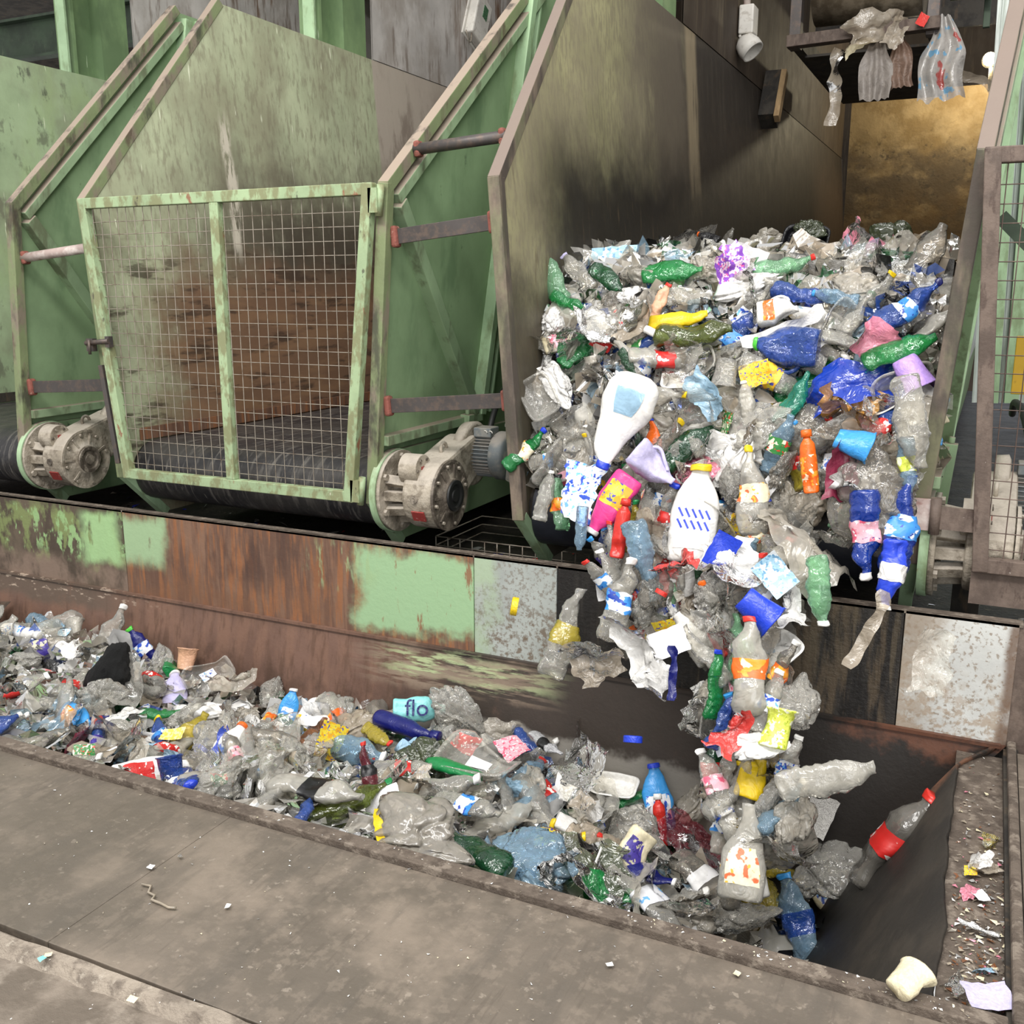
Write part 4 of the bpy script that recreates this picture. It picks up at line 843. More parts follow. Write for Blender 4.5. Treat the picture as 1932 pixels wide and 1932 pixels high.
def normal(zone, p):
    if zone == 'P': return Vector((0, -.25, 1)).normalized()
    if zone == 'B': return Vector((0, -1, .35)).normalized()
    if zone == 'E': return Vector((-.85, 0, .55)).normalized()
    return (CAM - p).normalized()
def in_end(p): return p.z < -.03 and p.x > .03 - (-.03 - p.z) * .6
def hit(zone, px, py):
    return march(px, py, {'P': in_pit, 'U': in_pit, 'B': in_full, 'F': in_fall, 'E': lambda p: in_end(p) or in_pit(p)}[zone], 1.8, 9)
def place(zone, kind, px, py, ang, size, body, label=None, cap=None, rise=.03, roll=0, seed=None, name=None):
    p = hit(zone, px, py); n = normal(zone, p); v = ray(px, py).normalized()
    a = math.radians(ang); u = RIGHT * math.cos(a) - DOWN * math.sin(a)
    k = -(u.dot(n)) / (v.dot(n) if abs(v.dot(n)) > .25 else -.25); u = u + v * max(-1.6, min(1.6, k)); u.normalize()
    n = Matrix.Rotation(math.radians(roll), 3, u) @ n
    p = p - v * rise
    if zone == 'F': p = p + v * 0
    return item(kind, None, size, p, u, n, body, cap, label, seed, name)
# ------------------------------------------------------------------ the waste one can point to
# zone (P pit, B bunker heap, F falling, E end sheet), kind, x, y, angle, size, body, label, cap, label text, short name
FEAT = [
 ('P','slim',40,1192,-12,.27,'white_hdpe','label_white_blue','white_hdpe','white bottle with navy print at the far left end of the heap','white navy-print bottle'),
 ('U','water',205,1192,60,.34,'clear_pet',None,'white_hdpe','large clear bottle with white cap standing up beside the rusty trough wall','upright clear bottle'),
 ('U','fluff',212,1270,70,.32,'fluff',None,None,'black fluffy bundle on the left part of the heap','black fluffy bundle'),
 ('U','water',268,1220,128,.25,'navy_plastic','label_white_blue','lime_hdpe','navy bottle with bright green cap against the trough wall','navy green-capped bottle'),
 ('U','cup',352,1243,80,.13,'peach_plastic',None,None,'peach coloured tub right of the black fluffy bundle','peach tub'),
 ('U','tray',392,1272,32,.25,'clear_pet','label_white_blue',None,'clear printed tray pack lying tilted by the trough wall','printed tray pack'),
 ('P','soda',22,1298,20,.34,'clear_pet','label_red','white_hdpe','clear bottle with red label at the left edge','red-label bottle at left'),
 ('P','strip',88,1268,-5,.22,'red_film',None,None,'red plastic strip left of the black fluffy bundle','red strip'),
 ('P','film',142,1242,-30,.2,'white_film',None,None,'white crumpled wrapper just left of the black fluffy bundle','white wrapper'),
 ('U','bag',183,1312,10,.24,'clear_film',None,None,'clear crinkled square pack in front of the black fluffy bundle','clear square pack'),
 ('P','water',305,1345,5,.2,'green_pet',None,None,'small green crushed bottle in the middle of the left heap','small green bottle'),
 ('P','film',225,1352,40,.2,'white_film',None,None,'white film scrap with folds below the clear square pack','folded white scrap'),
 ('P','paper',326,1386,4,.1,'paper_yellow',None,None,'yellow label sheet among clear bottles on the left heap','yellow label sheet'),
 ('P','water',182,1356,10,.12,'navy_plastic',None,None,'crumpled navy lump below the clear square pack','navy lump'),
 ('U','paper',158,1428,88,.1,'label_green',None,None,'green and cream card standing at the near rim','green cream card'),
 ('U','cup',322,1452,95,.13,'blue_pet',None,None,'translucent blue tub by the near rim','blue tub'),
 ('U','deter',545,1335,75,.2,'sky_hdpe','label_blue_white','white_hdpe','sky blue bottle leaning at the back of the heap','sky blue bottle'),
 ('P','water',508,1352,60,.2,'clear_pet','label_orange',None,'clear bottle with orange band left of the sky blue bottle','orange-band bottle'),
 ('P','paper',582,1361,-5,.11,'paper_white',None,None,'torn white paper tag just right of the sky blue bottle','white paper tag'),
 ('U','deter',795,1338,0,.26,'turquoise_hdpe',None,None,'turquoise pack marked flo at the back of the heap','turquoise pack'),
 ('U','bag',862,1342,-40,.3,'clear_film',None,None,'big clear crinkly bag right of the turquoise pack','big clear bag'),
 ('P','slim',768,1372,-18,.34,'navy_plastic',None,'navy_plastic','large navy bottle lying in front of the turquoise pack','large navy bottle'),
 ('U','paper',622,1398,70,.16,'label_yellow',None,None,'yellow and pink carton sheet in the middle of the heap','yellow pink carton'),
 ('P','water',712,1388,-35,.2,'yellow_pet',None,'red_hdpe','yellowish bottle with red cap below the large navy bottle','yellowish bottle'),
 ('P','paper',878,1405,-20,.13,'label_red',None,None,'red printed card above the clear oval tray','red printed card'),
 ('P','tray',905,1442,-15,.36,'clear_pet','paper_white',None,'clear oval food tray with white insert','clear oval tray'),
 ('P','tube',855,1450,160,.27,'green_hdpe',None,None,'glossy green tube lying against the clear oval tray','green tube'),
 ('P','paper',966,1410,-50,.15,'label_pink',None,None,'pink printed label right of the clear oval tray','pink label'),
 ('P','soda',598,1490,-8,.40,'milky_clear','label_black',None,'big clear bottle with black wrap label near the rim','black-label bottle'),
 ('U','paper',722,1511,20,.14,'paper_white',None,None,'clean white paper square by the near rim','white paper square'),
 ('U','soda',693,1450,100,.22,'wine_pet','label_black','red_hdpe','dark bottle with red cap facing up, mid heap','dark red-capped bottle'),
 ('P','water',572,1533,60,.2,'blue_pet',None,None,'crushed blue bottle at the rim below the black-label bottle','crushed blue bottle'),
 ('P','soda',660,1512,25,.36,'olive_pet',None,'green_hdpe','olive green bottle lying behind the white paper square','olive bottle'),
 ('P','strip',715,1562,100,.2,'yellow_hdpe',None,None,'yellow strip hanging over the near rim under the white paper square','yellow strip'),
 ('P','bag',792,1572,-25,.42,'smoky_film',None,None,'large milky bag bulging at the near rim','large milky bag'),
 ('P','soda',892,1602,150,.34,'dark_green_pet',None,None,'dark green bottle showing its ribbed base at the rim','dark green bottle base'),
 ('P','water',885,1520,-15,.3,'clear_pet','label_blue_white',None,'clear bottle with blue and red label, below the clear oval tray','blue-red label bottle'),
 ('P','deter',1050,1582,5,.24,'brown_pet','label_yellow','yellow_hdpe','brown bottle with a bright yellow end','brown bottle'),
 ('U','deter',1240,1500,97,.28,'sky_hdpe','label_white_blue','blue_hdpe','bright blue detergent bottle standing up in the heap','bright blue detergent bottle'),
 ('U','deter',1182,1628,-125,.27,'cream_hdpe','label_purple',None,'cream bottle with purple label near the rim','cream purple-label bottle'),
 ('U','slim',1245,1548,95,.2,'red_hdpe',None,'white_hdpe','red bottle just below the bright blue detergent bottle','red bottle'),
 ('P','deter',1230,1652,-15,.2,'navy_plastic',None,'white_hdpe','navy bottle under the cream purple-label bottle','navy bottle by cream one'),
 ('P','soda',1330,1662,-40,.34,'smoky_clear','paper_white',None,'smoky clear bottle with white tag near the deep end','smoky bottle'),
 ('P','bag',1395,1728,10,.26,'clear_film',None,None,'round clear crinkled bottle base by the near rim at the deep end','round clear base'),
 ('P','bag',1432,1682,-60,.22,'yellow_pet',None,None,'crumpled yellow bag at the deep end','crumpled yellow bag'),
 ('U','water',1506,1735,107,.34,'pale_blue_pet','blue_pet','sky_hdpe','pale blue water bottle with blue cap standing at the deep end','blue water bottle'),
 ('P','bag',1572,1642,20,.36,'clear_film',None,None,'large clear bag with white scraps at the deep end','clear bag at deep end'),
 ('E','soda',1690,1585,48,.44,'smoky_clear','label_red','red_hdpe','soda bottle with red label and red cap against the end sheet','red-label soda bottle'),
 ('U','paper',1542,1536,65,.16,'paper_speckled',None,None,'speckled whitish sheet against the black trough wall','speckled sheet'),
 ('P','water',1032,1405,-35,.2,'silver_foil','label_black',None,'silver and black printed bottle right of the pink label','silver black bottle'),
 ('P','tray',1160,1490,-10,.2,'white_hdpe',None,None,'flat white tray left of the bright blue detergent bottle','flat white tray'),
 ('P','water',1196,1504,30,.16,'green_pet',None,'lime_hdpe','small green bottle beside the bright blue detergent bottle','small green bottle on right'),
 ('P','cap',1127,1580,80,.05,'red_hdpe',None,None,'loose round red cap right of the brown bottle','loose red cap'),
 ('P','film',1310,1588,-30,.32,'wine_pet',None,None,'wine red translucent film left of the falling waste','wine red film'),
 ('P','bag',998,1612,-20,.34,'pale_blue_pet',None,None,'crumpled pale blue bag at the rim left of the cream bottle','pale blue bag'),
 ('P','film',1048,1650,-30,.2,'white_film',None,None,'white torn film hanging over the near rim','white torn film'),
 ('P','film',1080,1432,-40,.38,'clear_film',None,None,'large clear film sheet rising at the back of the heap','large clear film'),
 ('P','soda',60,1395,15,.34,'smoky_clear',None,None,'smoky bottle at the near rim, far left','smoky bottle at far left'),
 ('P','film',440,1300,20,.26,'milky_film',None,None,'milky film with white threads right of the printed tray pack','milky threaded film'),
 ('P','water',130,1440,10,.26,'clear_pet',None,'white_hdpe','clear bottle behind the green cream card','clear bottle by cream card'),
 ('P','paper',1150,1405,10,.001,'paper_white',None,None,'',''),
 # the heap in the bunker
 ('B','soda',1040,522,115,.32,'pale_green_pet',None,None,'tall crumpled pale green bottle at the left end of the bunker heap','pale green bottle'),
 ('B','soda',1072,570,-20,.2,'green_pet',None,None,'bright green bottle base below the pale green bottle','bright green base'),
 ('B','water',1090,512,130,.26,'clear_pet',None,'lavender_hdpe','clear bottle with pale lilac cap beside the pale green bottle','lilac-capped bottle'),
 ('B','strip',1180,440,80,.3,'clear_film',None,None,'clear pointed film standing up from the top of the bunker heap','pointed clear film'),
 ('B','paper',1155,492,5,.24,'print_sky',None,None,'pale blue printed sheet at the top left of the bunker heap','pale blue sheet'),
 ('B','soda',1150,527,-40,.24,'dark_green_pet',None,None,'dark green bottle under the pale blue sheet','dark green bottle'),
 ('B','film',1232,490,5,.2,'white_film',None,None,'white lid film right of the pale blue sheet','white lid film'),
 ('B','deter',1335,448,160,.16,'black_plastic',None,'orange_hdpe','black bottle with orange cap on top of the bunker heap','orange-capped black bottle'),
 ('B','film',1372,508,40,.2,'print_violet',None,None,'purple and pink printed wrapper near the top of the bunker heap','purple wrapper'),
 ('B','paper',1405,494,-20,.2,'paper_white',None,None,'white carton sheet right of the purple wrapper','white carton'),
 ('B','soda',1480,500,15,.28,'pale_green_pet',None,'red_hdpe','pale green bottle with bright red cap near the heap top','red-capped green bottle'),
 ('B','tray',1520,458,-4,.28,'black_plastic',None,None,'black tray on the top of the bunker heap','black tray'),
 ('B','bag',1527,430,-20,.2,'olive_film',None,None,'dark olive bag on the top ridge behind the black tray','olive bag'),
 ('B','bag',1690,458,-15,.34,'olive_film',None,None,'larger dark olive bag at the top right of the bunker heap','larger olive bag'),
 ('B','soda',1745,488,60,.36,'smoky_clear',None,None,'big smoky grey bottle at the right end of the heap top','big smoky bottle'),
 ('B','film',1622,470,-30,.26,'pink_film',None,None,'pink printed film left of the larger olive bag','pink printed film'),
 ('B','film',1562,512,0,.3,'tan_film',None,None,'beige torn film below the black tray','beige torn film'),
 ('B','water',1512,555,-10,.26,'blue_pet',None,None,'crumpled blue bottle below the beige torn film','crumpled blue bottle up top'),
 ('B','water',1575,560,170,.2,'pale_blue_pet',None,'sky_hdpe','pale bottle with blue cap facing out','blue-capped bottle'),
 ('B','jug',1470,588,10,.18,'white_hdpe','label_orange',None,'white jar with an orange band','orange-band jar'),
 ('B','strip',1478,622,22,.36,'white_film',None,None,'long white corrugated strip across the heap','long white strip'),
 ('B','tube',1280,602,10,.26,'yellow_hdpe',None,None,'squeezed bright yellow tube','yellow tube'),
 ('B','soda',1310,628,8,.36,'olive_pet',None,None,'long olive bottle under the yellow tube','long olive bottle'),
 ('B','slim',1242,632,-25,.14,'white_hdpe',None,None,'small white stick-like bottle left of the long olive bottle','small white bottle'),
 ('B','slim',1178,660,140,.16,'milky_clear',None,'black_plastic','clear bottle with black cap facing out, left part of heap','black-capped bottle'),
 ('B','water',1184,684,-60,.14,'dark_green_pet',None,None,'green bottle neck below the black-capped bottle','green neck'),
 ('B','jug',1480,652,175,.28,'blue_pet',None,'lime_hdpe','blue jug with bright green cap facing out','blue jug'),
 ('B','soda',1712,578,35,.32,'blue_pet','label_blue_white','navy_plastic','blue bottle with pale label close to the right wall','blue bottle by right wall'),
 ('B','soda',1700,660,20,.3,'green_pet',None,None,'green bottle lying by the right wall','green bottle by right wall'),
 ('B','cup',1722,708,-60,.16,'lilac_hdpe',None,None,'lilac pack sticking out by the right wall','lilac pack'),
 ('B','film',1612,718,15,.4,'blue_film',None,None,'large blue film sheet in the right half of the heap','large blue film'),
 ('B','film',1640,642,-15,.26,'pink_film',None,None,'torn pink film above the large blue film','torn pink film'),
 ('B','paper',1425,706,15,.13,'label_yellow',None,None,'yellow packet in the middle of the heap','yellow packet'),
 ('B','water',1500,752,60,.26,'teal_pet',None,None,'teal green bottle in the centre of the heap','teal bottle'),
 ('B','film',1592,778,60,.26,'amber_pet',None,None,'amber printed film below the large blue film','amber film'),
 ('B','cup',1368,706,-100,.14,'clear_pet',None,None,'round clear cup seen from its base','round clear cup'),
 ('B','flask',1170,798,-112,.43,'white_hdpe','pale_blue_film','blue_hdpe','big white oval bottle with pale blue label at the belt edge','big white bottle'),
 ('B','tray',1020,752,-65,.22,'clear_pet',None,None,'clear tray with shiny edge by the left wall','clear tray by left wall'),
 ('B','bag',1052,722,-60,.24,'white_film',None,None,'white crumpled bag by the left wall','white bag'),
 ('B','water',992,846,45,.26,'green_pet','label_cream','blue_hdpe','green bottle with cream label and blue cap over the left edge','green cream-label bottle'),
 ('B','deter',1232,818,100,.14,'orange_hdpe',None,'blue_hdpe','small orange bottle with blue cap right of the big white bottle','small orange bottle'),
 ('B','film',1082,800,-40,.3,'clear_film',None,None,'clear film sheet left of the big white bottle','clear film by big white bottle'),
 ('B','water',1232,745,-3,.3,'milky_clear',None,'yellow_hdpe','milky bottle with yellow cap above the big white bottle','yellow-capped milky bottle'),
 ('B','film',1330,745,-50,.22,'pale_blue_film',None,None,'violet blue film hanging in the heap centre','violet blue film'),
 ('B','film',1140,735,20,.4,'milky_film',None,None,'wide milky film above the big white bottle','wide milky film'),
 ('B','water',1410,760,100,.2,'milky_clear',None,'white_hdpe','clear bottle with white cap in the heap centre','white-capped bottle'),
 ('B','water',1240,575,60,.22,'peach_plastic',None,'red_hdpe','peach coloured pouch bottle with red cap above the yellow tube','peach red-capped bottle'),
 ('B','soda',1270,510,5,.3,'green_pet',None,None,'green bottle near the heap top under the white lid film','green bottle near top'),
 # falling
 ('F','jug',1236,880,-40,.22,'lavender_hdpe',None,None,'lavender canister falling off the belt edge','lavender canister'),
 ('F','deter',1150,955,-125,.3,'pink_hdpe','label_yellow','white_hdpe','pink detergent bottle with yellow label, falling','pink detergent bottle'),
 ('F','slim',1172,998,80,.24,'red_hdpe',None,'red_hdpe','glossy red bottle falling beside the pink detergent bottle','glossy red bottle'),
 ('F','deter',1312,965,82,.42,'white_hdpe','white_blue_script','yellow_hdpe','large white bottle with blue lettering, falling','large white lettered bottle'),
 ('F','film',1095,925,75,.3,'label_white_blue',None,None,'blue and white printed wrapper falling at the left of the stream','blue white wrapper'),
 ('F','slim',1096,1000,-95,.2,'pale_blue_pet',None,None,'pale blue bottle end hanging below the blue white wrapper','pale blue bottle end'),
 ('F','slim',1526,872,95,.24,'orange_hdpe','label_orange','orange_hdpe','orange bottle falling at the top of the stream','orange bottle'),
 ('F','soda',1418,925,92,.36,'milky_clear','label_cream','yellow_hdpe','clear bottle with yellow cap falling upright','yellow-capped falling bottle'),
 ('F','film',1525,990,-60,.50,'milky_film',None,None,'big milky bag falling right of the stream centre','big milky bag'),
 ('F','water',1633,1010,-88,.34,'deep_blue_pet','label_pink','white_hdpe','blue bottle with white cap pointing down over the black roller','blue bottle over roller'),
 ('F','water',1702,985,78,.38,'deep_blue_pet','label_blue_white',None,'long deep blue bottle falling along the right edge','long blue bottle'),
 ('F','water',1682,1085,-100,.26,'blue_hdpe','white_film','white_hdpe','blue and white bottle falling at the lower right','blue white bottle'),
 ('F','strip',1640,1190,62,.3,'tan_film',None,None,'thin beige strip trailing below the blue white bottle','thin beige strip'),
 ('F','water',1546,1115,-85,.26,'pale_green_pet',None,'white_hdpe','pale green bottle with white cap pointing down','pale green falling bottle'),
 ('F','cup',1612,835,-20,.15,'sky_hdpe',None,None,'sky blue pack falling by the large blue film','sky blue pack'),
 ('F','film',1588,890,80,.22,'label_maroon',None,None,'maroon wrapper falling below the sky blue pack','maroon wrapper'),
 ('F','film',1605,925,70,.22,'white_film',None,None,'white crumpled film falling below the maroon wrapper','white crumpled film'),
 ('F','bag',1650,930,-80,.4,'smoky_clear',None,None,'long smoky bag falling at the right of the stream','long smoky bag'),
 ('F','cap',970,1144,170,.075,'yellow_hdpe',None,None,'yellow cap flying clear at the left, before the grey sheet','flying yellow cap'),
 ('F','water',1068,1190,70,.38,'clear_pet','yellow_pet',None,'clear bottle with yellowish top falling at the far left','yellowish-top bottle'),
 ('F','film',1116,1232,-60,.22,'tan_film',None,None,'beige film scrap falling left of the stream','beige film scrap'),
 ('F','film',1222,1200,-60,.32,'white_film',None,None,'long white film falling in the lower stream','long white film'),
 ('F','strip',1270,1270,88,.2,'navy_plastic',None,None,'navy strip falling below the long white film','navy strip'),
 ('F','paper',1262,1212,20,.14,'paper_white',None,None,'white paper strip beside the long white film','white paper strip'),
 ('F','soda',1415,1255,90,.36,'milky_clear','label_orange','red_hdpe','bottle with large orange label in the lower stream','orange-label bottle'),
 ('F','cup',1432,1152,-40,.16,'blue_hdpe',None,None,'blue lid falling above the orange-label bottle','blue lid'),
 ('F','film',1275,1060,-70,.2,'red_film',None,None,'red film falling below the large white lettered bottle','red film'),
 ('F','paper',1362,1040,60,.14,'blue_hdpe',None,None,'deep blue sheet falling right of the red film','deep blue sheet'),
 ('F','cup',1463,1372,80,.16,'label_lime',None,None,'yellow-green packet low in the stream','yellow-green packet'),
 ('F','film',1382,1385,60,.2,'red_film',None,None,'red and white film low in the stream','low red film'),
 ('F','bag',1425,1405,5,.2,'white_hdpe',None,None,'white lump low in the stream below the yellow-green packet','white lump'),
 ('F','water',1562,1468,12,.34,'milky_clear',None,None,'clear bottle flying sideways right of the lower stream','sideways clear bottle'),
 ('F','deter',1405,1600,85,.34,'milky_clear','label_cream',None,'pale bottle at the very bottom of the falling stream','bottom pale bottle'),
 ('F','film',1225,1292,70,.2,'white_film',None,None,'whitish film falling left of the navy strip','whitish film'),
 ('F','cap',1194,1394,88,.07,'blue_hdpe',None,None,'bright blue cap falling before the bare grey lining','bright blue cap'),
 ('F','film',1758,1250,80,.22,'clear_film',None,None,'milky film falling before the white sheet at right','milky film at right'),
 ('F','water',1170,1130,75,.34,'clear_pet','label_blue_white','white_hdpe','clear bottle with blue label falling left of centre','blue-label clear bottle'),
 ('F','water',1215,1060,-75,.34,'pale_blue_pet',None,None,'pale blue bottle falling below the glossy red bottle','pale blue falling bottle'),
 ('F','cap',1248,1118,60,.05,'red_hdpe',None,None,'red cap falling under the red film','falling red cap'),
 ('F','paper',1462,1085,-50,.15,'print_sky',None,None,'printed blue sheet falling in the stream centre','printed blue sheet'),
 ('F','water',1720,800,-80,.36,'clear_pet',None,None,'clear bottle hanging over the right edge under the lilac pack','clear bottle by right edge'),
 ('F','water',1712,880,-85,.22,'pale_blue_pet','label_lime',None,'pale bottle with green and blue band by the right edge','green-banded bottle'),
]
CZ = {'P': 'pit', 'B': 'bunker', 'F': 'stream'}
GROUPS = {'U': 'waste lying in the trough', 'P': 'waste lying in the trough', 'E': 'waste lying in the trough', 'B': 'waste heaped in the bunker', 'F': 'waste falling from the belt'}
USED = set(); KEEP = []
for i, (zn, kind, px, py, ang, size, body, label, cap, text, short) in enumerate(FEAT):
    if not text: continue
    rise = {'U': .10, 'P': .12, 'B': .12, 'F': .12, 'E': .1}[zn]
    if zn == 'F' and py < 900: rise = .18
    if short == 'big white bottle': rise = .3
    if kind == 'fluff' or label == 'label_black' and zn == 'P': rise = .2
    o = place(zn, kind, px, py, ang, size, body, label, cap, rise, roll=random.Random(i).uniform(-18, 18), seed=i)
    if zn == 'E': o.matrix_world = o.matrix_world @ Matrix.Diagonal((1, 1.25, 1.5, 1))
    tag(o, text, CATS[o.name.split('.')[0]], GROUPS[zn]); USED.add(text); zn = 'P' if zn == 'U' else zn; ITEMS.append((px, py, short, zn)); KEEP.append((px, py, size * (185 if kind in ('water', 'soda', 'slim', 'tube') else 200), zn))
    if short == 'turquoise pack':                       # its lettering
        cu = bpy.data.curves.new('flo', 'FONT'); cu.body = 'flo'; cu.size = .42; cu.align_x = 'CENTER'; cu.extrude = .002
        t0 = bpy.data.objects.new('tmp', cu); COL.objects.link(t0); bpy.context.view_layer.update()
        me = bpy.data.meshes.new_from_object(t0.evaluated_get(bpy.context.evaluated_depsgraph_get())); bpy.data.objects.remove(t0)
        t = bpy.data.objects.new('lettering', me); COL.objects.link(t); t.parent = o; t.location = (-.08, -.10, .145); me.materials.append(P['navy_plastic']); FLO = (o, t)
    if short == 'large white lettered bottle':
        mb = MB()
        for k, x in enumerate((-.16, -.08, 0, .08, .16)):
            for rr in (0, 1): mb.beam((-.06 - .11 * rr + .0, x * .8 - .02, .142), (.02 - .11 * rr, x * .8 + .03, .146), .02, .004, up=(0, 0, 1))
        t = mb.build('lettering', P['blue_hdpe'], o, local=True)
    if short == 'black-label bottle':
        mb = MB()
        for k in range(9): mb.box((-.05, -.08 + k * .012, .165), (.06, .007 if k % 3 else .003, .004))
        mb.build('barcode', P['paper_white'], o, local=True)
# ------------------------------------------------------------------ the waste in between
RND = random.Random(41)
COLN = dict(clear_pet='clear', milky_clear='milky', smoky_clear='smoky', pale_blue_pet='pale blue', blue_pet='blue', deep_blue_pet='deep blue', green_pet='green', pale_green_pet='pale green', dark_green_pet='dark green', olive_pet='olive', teal_pet='teal', yellow_pet='yellowish', amber_pet='amber', brown_pet='brown', wine_pet='wine red', white_hdpe='white', cream_hdpe='cream', yellow_hdpe='yellow', red_hdpe='red', pink_hdpe='pink', orange_hdpe='orange', lavender_hdpe='lavender', sky_hdpe='sky blue', blue_hdpe='bright blue', turquoise_hdpe='turquoise', green_hdpe='green', lime_hdpe='lime', navy_plastic='navy', black_plastic='black', grey_plastic='grey', peach_plastic='peach', silver_foil='silver', clear_film='clear', milky_film='milky', white_film='white', tan_film='beige', blue_film='blue', pale_blue_film='pale blue', pink_film='pink', red_film='red', green_film='green', olive_film='olive', label_blue_white='blue', label_white_blue='white and blue', label_red='red', label_yellow='yellow', label_orange='orange', label_pink='pink', label_green='green', label_cream='cream', paper_white='white', print_violet='violet', label_purple='purple', label_black='black', print_sky='pale blue')
def pick(w):
    t = RND.random() * sum(x[1] for x in w)
    for k, v in w:
        t -= v
        if t <= 0: return k
    return w[-1][0]
KINDS_W = [('water', 30), ('soda', 14), ('film', 26), ('bag', 16), ('deter', 5), ('paper', 8), ('tray', 4), ('cup', 3), ('cap', 3), ('strip', 4)]
BODY_W = [('clear_pet', 44), ('milky_clear', 16), ('smoky_clear', 14), ('pale_blue_pet', 10), ('blue_pet', 5), ('green_pet', 3), ('pale_green_pet', 3), ('dark_green_pet', 2), ('olive_pet', 2), ('brown_pet', 1), ('yellow_pet', 1)]
OPQ_W = [('white_hdpe', 9), ('cream_hdpe', 2), ('sky_hdpe', 2), ('red_hdpe', 1), ('navy_plastic', 1), ('yellow_hdpe', 1), ('green_hdpe', 1), ('lavender_hdpe', 1), ('pink_hdpe', 1)]
FILM_W = [('clear_film', 38), ('milky_film', 24), ('white_film', 12), ('tan_film', 9), ('smoky_clear', 7), ('pale_blue_film', 3), ('blue_film', 2), ('pink_film', 3), ('red_film', 2), ('green_film', 1), ('olive_film', 1)]
LAB_W = [(None, 50), ('label_white_blue', 9), ('label_blue_white', 8), ('label_red', 5), ('label_orange', 3), ('label_yellow', 3), ('label_pink', 3), ('label_green', 3), ('label_cream', 4), ('label_purple', 2)]
CAP_W = [(None, 40), ('white_hdpe', 20), ('sky_hdpe', 9), ('blue_hdpe', 8), ('red_hdpe', 9), ('green_hdpe', 4), ('yellow_hdpe', 4), ('orange_hdpe', 3), ('black_plastic', 3)]
PAP_W = [('paper_white', 12), ('label_white_blue', 4), ('label_red', 3), ('label_yellow', 3), ('label_pink', 3), ('label_orange', 2), ('label_green', 2), ('print_violet', 1), ('print_sky', 2), ('label_cream', 3)]
NOUN = dict(water='bottle', soda='soda bottle', deter='flat bottle', film='film', bag='crumpled bag', paper='label scrap', tray='tray', cup='pot', cap='loose cap', strip='film strip')
def relation(px, py, zn, desc):
    """a label that tells this thing from its look-alikes by the nearest findable things round it"""
    zs = ('P', 'E') if zn in 'PE' else (zn,)
    near = sorted((math.hypot(a - px, b - py), a, b, s) for a, b, s, z in ITEMS if z in zs)
    for d, a, b, s in near[:14]:
        dx, dy = px - a, py - b
        w = ('right of' if dx > 0 else 'left of') if abs(dx) > abs(dy) else ('below' if dy > 0 else 'above')
        t = '%s %s the %s' % (desc, w, s)
        if t not in USED and len(t.split()) <= 16: USED.add(t); return t
    for (d, a, b, s), (d2, a2, b2, s2) in [(near[i], near[j]) for i in range(6) for j in range(i + 1, 8)]:
        t = '%s between the %s and the %s' % (desc, s, s2)
        if t not in USED and len(t.split()) <= 16: USED.add(t); return t
    t = '%s near the %s, lower down than its twin' % (desc, near[0][3]); USED.add(t); return t
def rand_item(zn, px, py, rise, scale=1.0, ang=None, only=None):
    kind = only or pick(KINDS_W); body, label, cap = None, None, None
    if kind in ('water', 'soda'): body, label, cap = pick(BODY_W), pick(LAB_W), pick(CAP_W)
    elif kind == 'deter': body, label, cap = pick(OPQ_W), pick(LAB_W), pick(CAP_W)
    elif kind in ('film', 'bag', 'strip'): body = pick(FILM_W if zn != 'F' else FILM_W[:5])
    elif kind == 'paper': body = pick(PAP_W)
    elif kind in ('tray', 'cup'): body = pick([('clear_pet', 10), ('milky_clear', 4), ('white_hdpe', 5), ('black_plastic', 1)])
    else: body = pick([('red_hdpe', 3), ('blue_hdpe', 3), ('sky_hdpe', 2), ('white_hdpe', 3), ('yellow_hdpe', 1), ('green_hdpe', 1)])
    size = dict(water=RND.uniform(.2, .31), soda=RND.uniform(.25, .34), film=RND.uniform(.16, .32), bag=RND.uniform(.15, .28), deter=RND.uniform(.18, .27), paper=RND.uniform(.06, .13), tray=RND.uniform(.16, .24), cup=RND.uniform(.09, .13), cap=RND.uniform(.032, .045), strip=RND.uniform(.14, .3))[kind] * scale
    o = place(zn, kind, px, py, RND.uniform(-60, 90) if ang is None else ang, size, body, label, cap, rise, RND.uniform(-60, 60), RND.randrange(99))
    o.matrix_world = o.matrix_world @ Matrix.Rotation(RND.uniform(-.5, .5), 4, 'Y')
    adj = {'water': 'crushed', 'soda': 'crushed', 'film': 'crinkled', 'strip': 'thin', 'paper': 'small'}.get(kind, '')
    desc = ' '.join(x for x in (adj, COLN.get(body, body.replace('_', ' ')), NOUN[kind]) if x)
    ex = []
    if cap: ex.append(COLN[cap] + ' cap')
    if label: ex.append(COLN[label] + ' label')
    if ex and kind in ('water', 'soda', 'deter'): desc += ' with ' + ' and '.join(ex[:1])
    tag(o, relation(px, py, zn, desc), CATS[o.name.split('.')[0]], GROUPS[zn])
    return o
def scatter(zn, poly, n, rise, scale=1.0, mind=24, ang=None):
    xs = [p[0] for p in poly]; ys = [p[1] for p in poly]; pts = []; tries = 0
    while len(pts) < n and tries < n * 60:
        tries += 1; x, y = RND.uniform(min(xs), max(xs)), RND.uniform(min(ys), max(ys)); c = False
        for (x1, y1), (x2, y2) in zip(poly, poly[1:] + poly[:1]):
            if (y1 > y) != (y2 > y) and x < (x2 - x1) * (y - y1) / (y2 - y1) + x1: c = not c
        if not c or any(abs(x - a) < mind and math.hypot(x - a, y - b) < mind for a, b in pts): continue
        if any(z_ == zn and math.hypot(x - a, y - b) < d_ * (.45 if zn == 'F' else 1) for a, b, d_, z_ in KEEP): continue
        pts.append((x, y))
    for x, y in pts: rand_item(zn, x, y, RND.uniform(*rise), scale, RND.uniform(*ang) if ang else None)
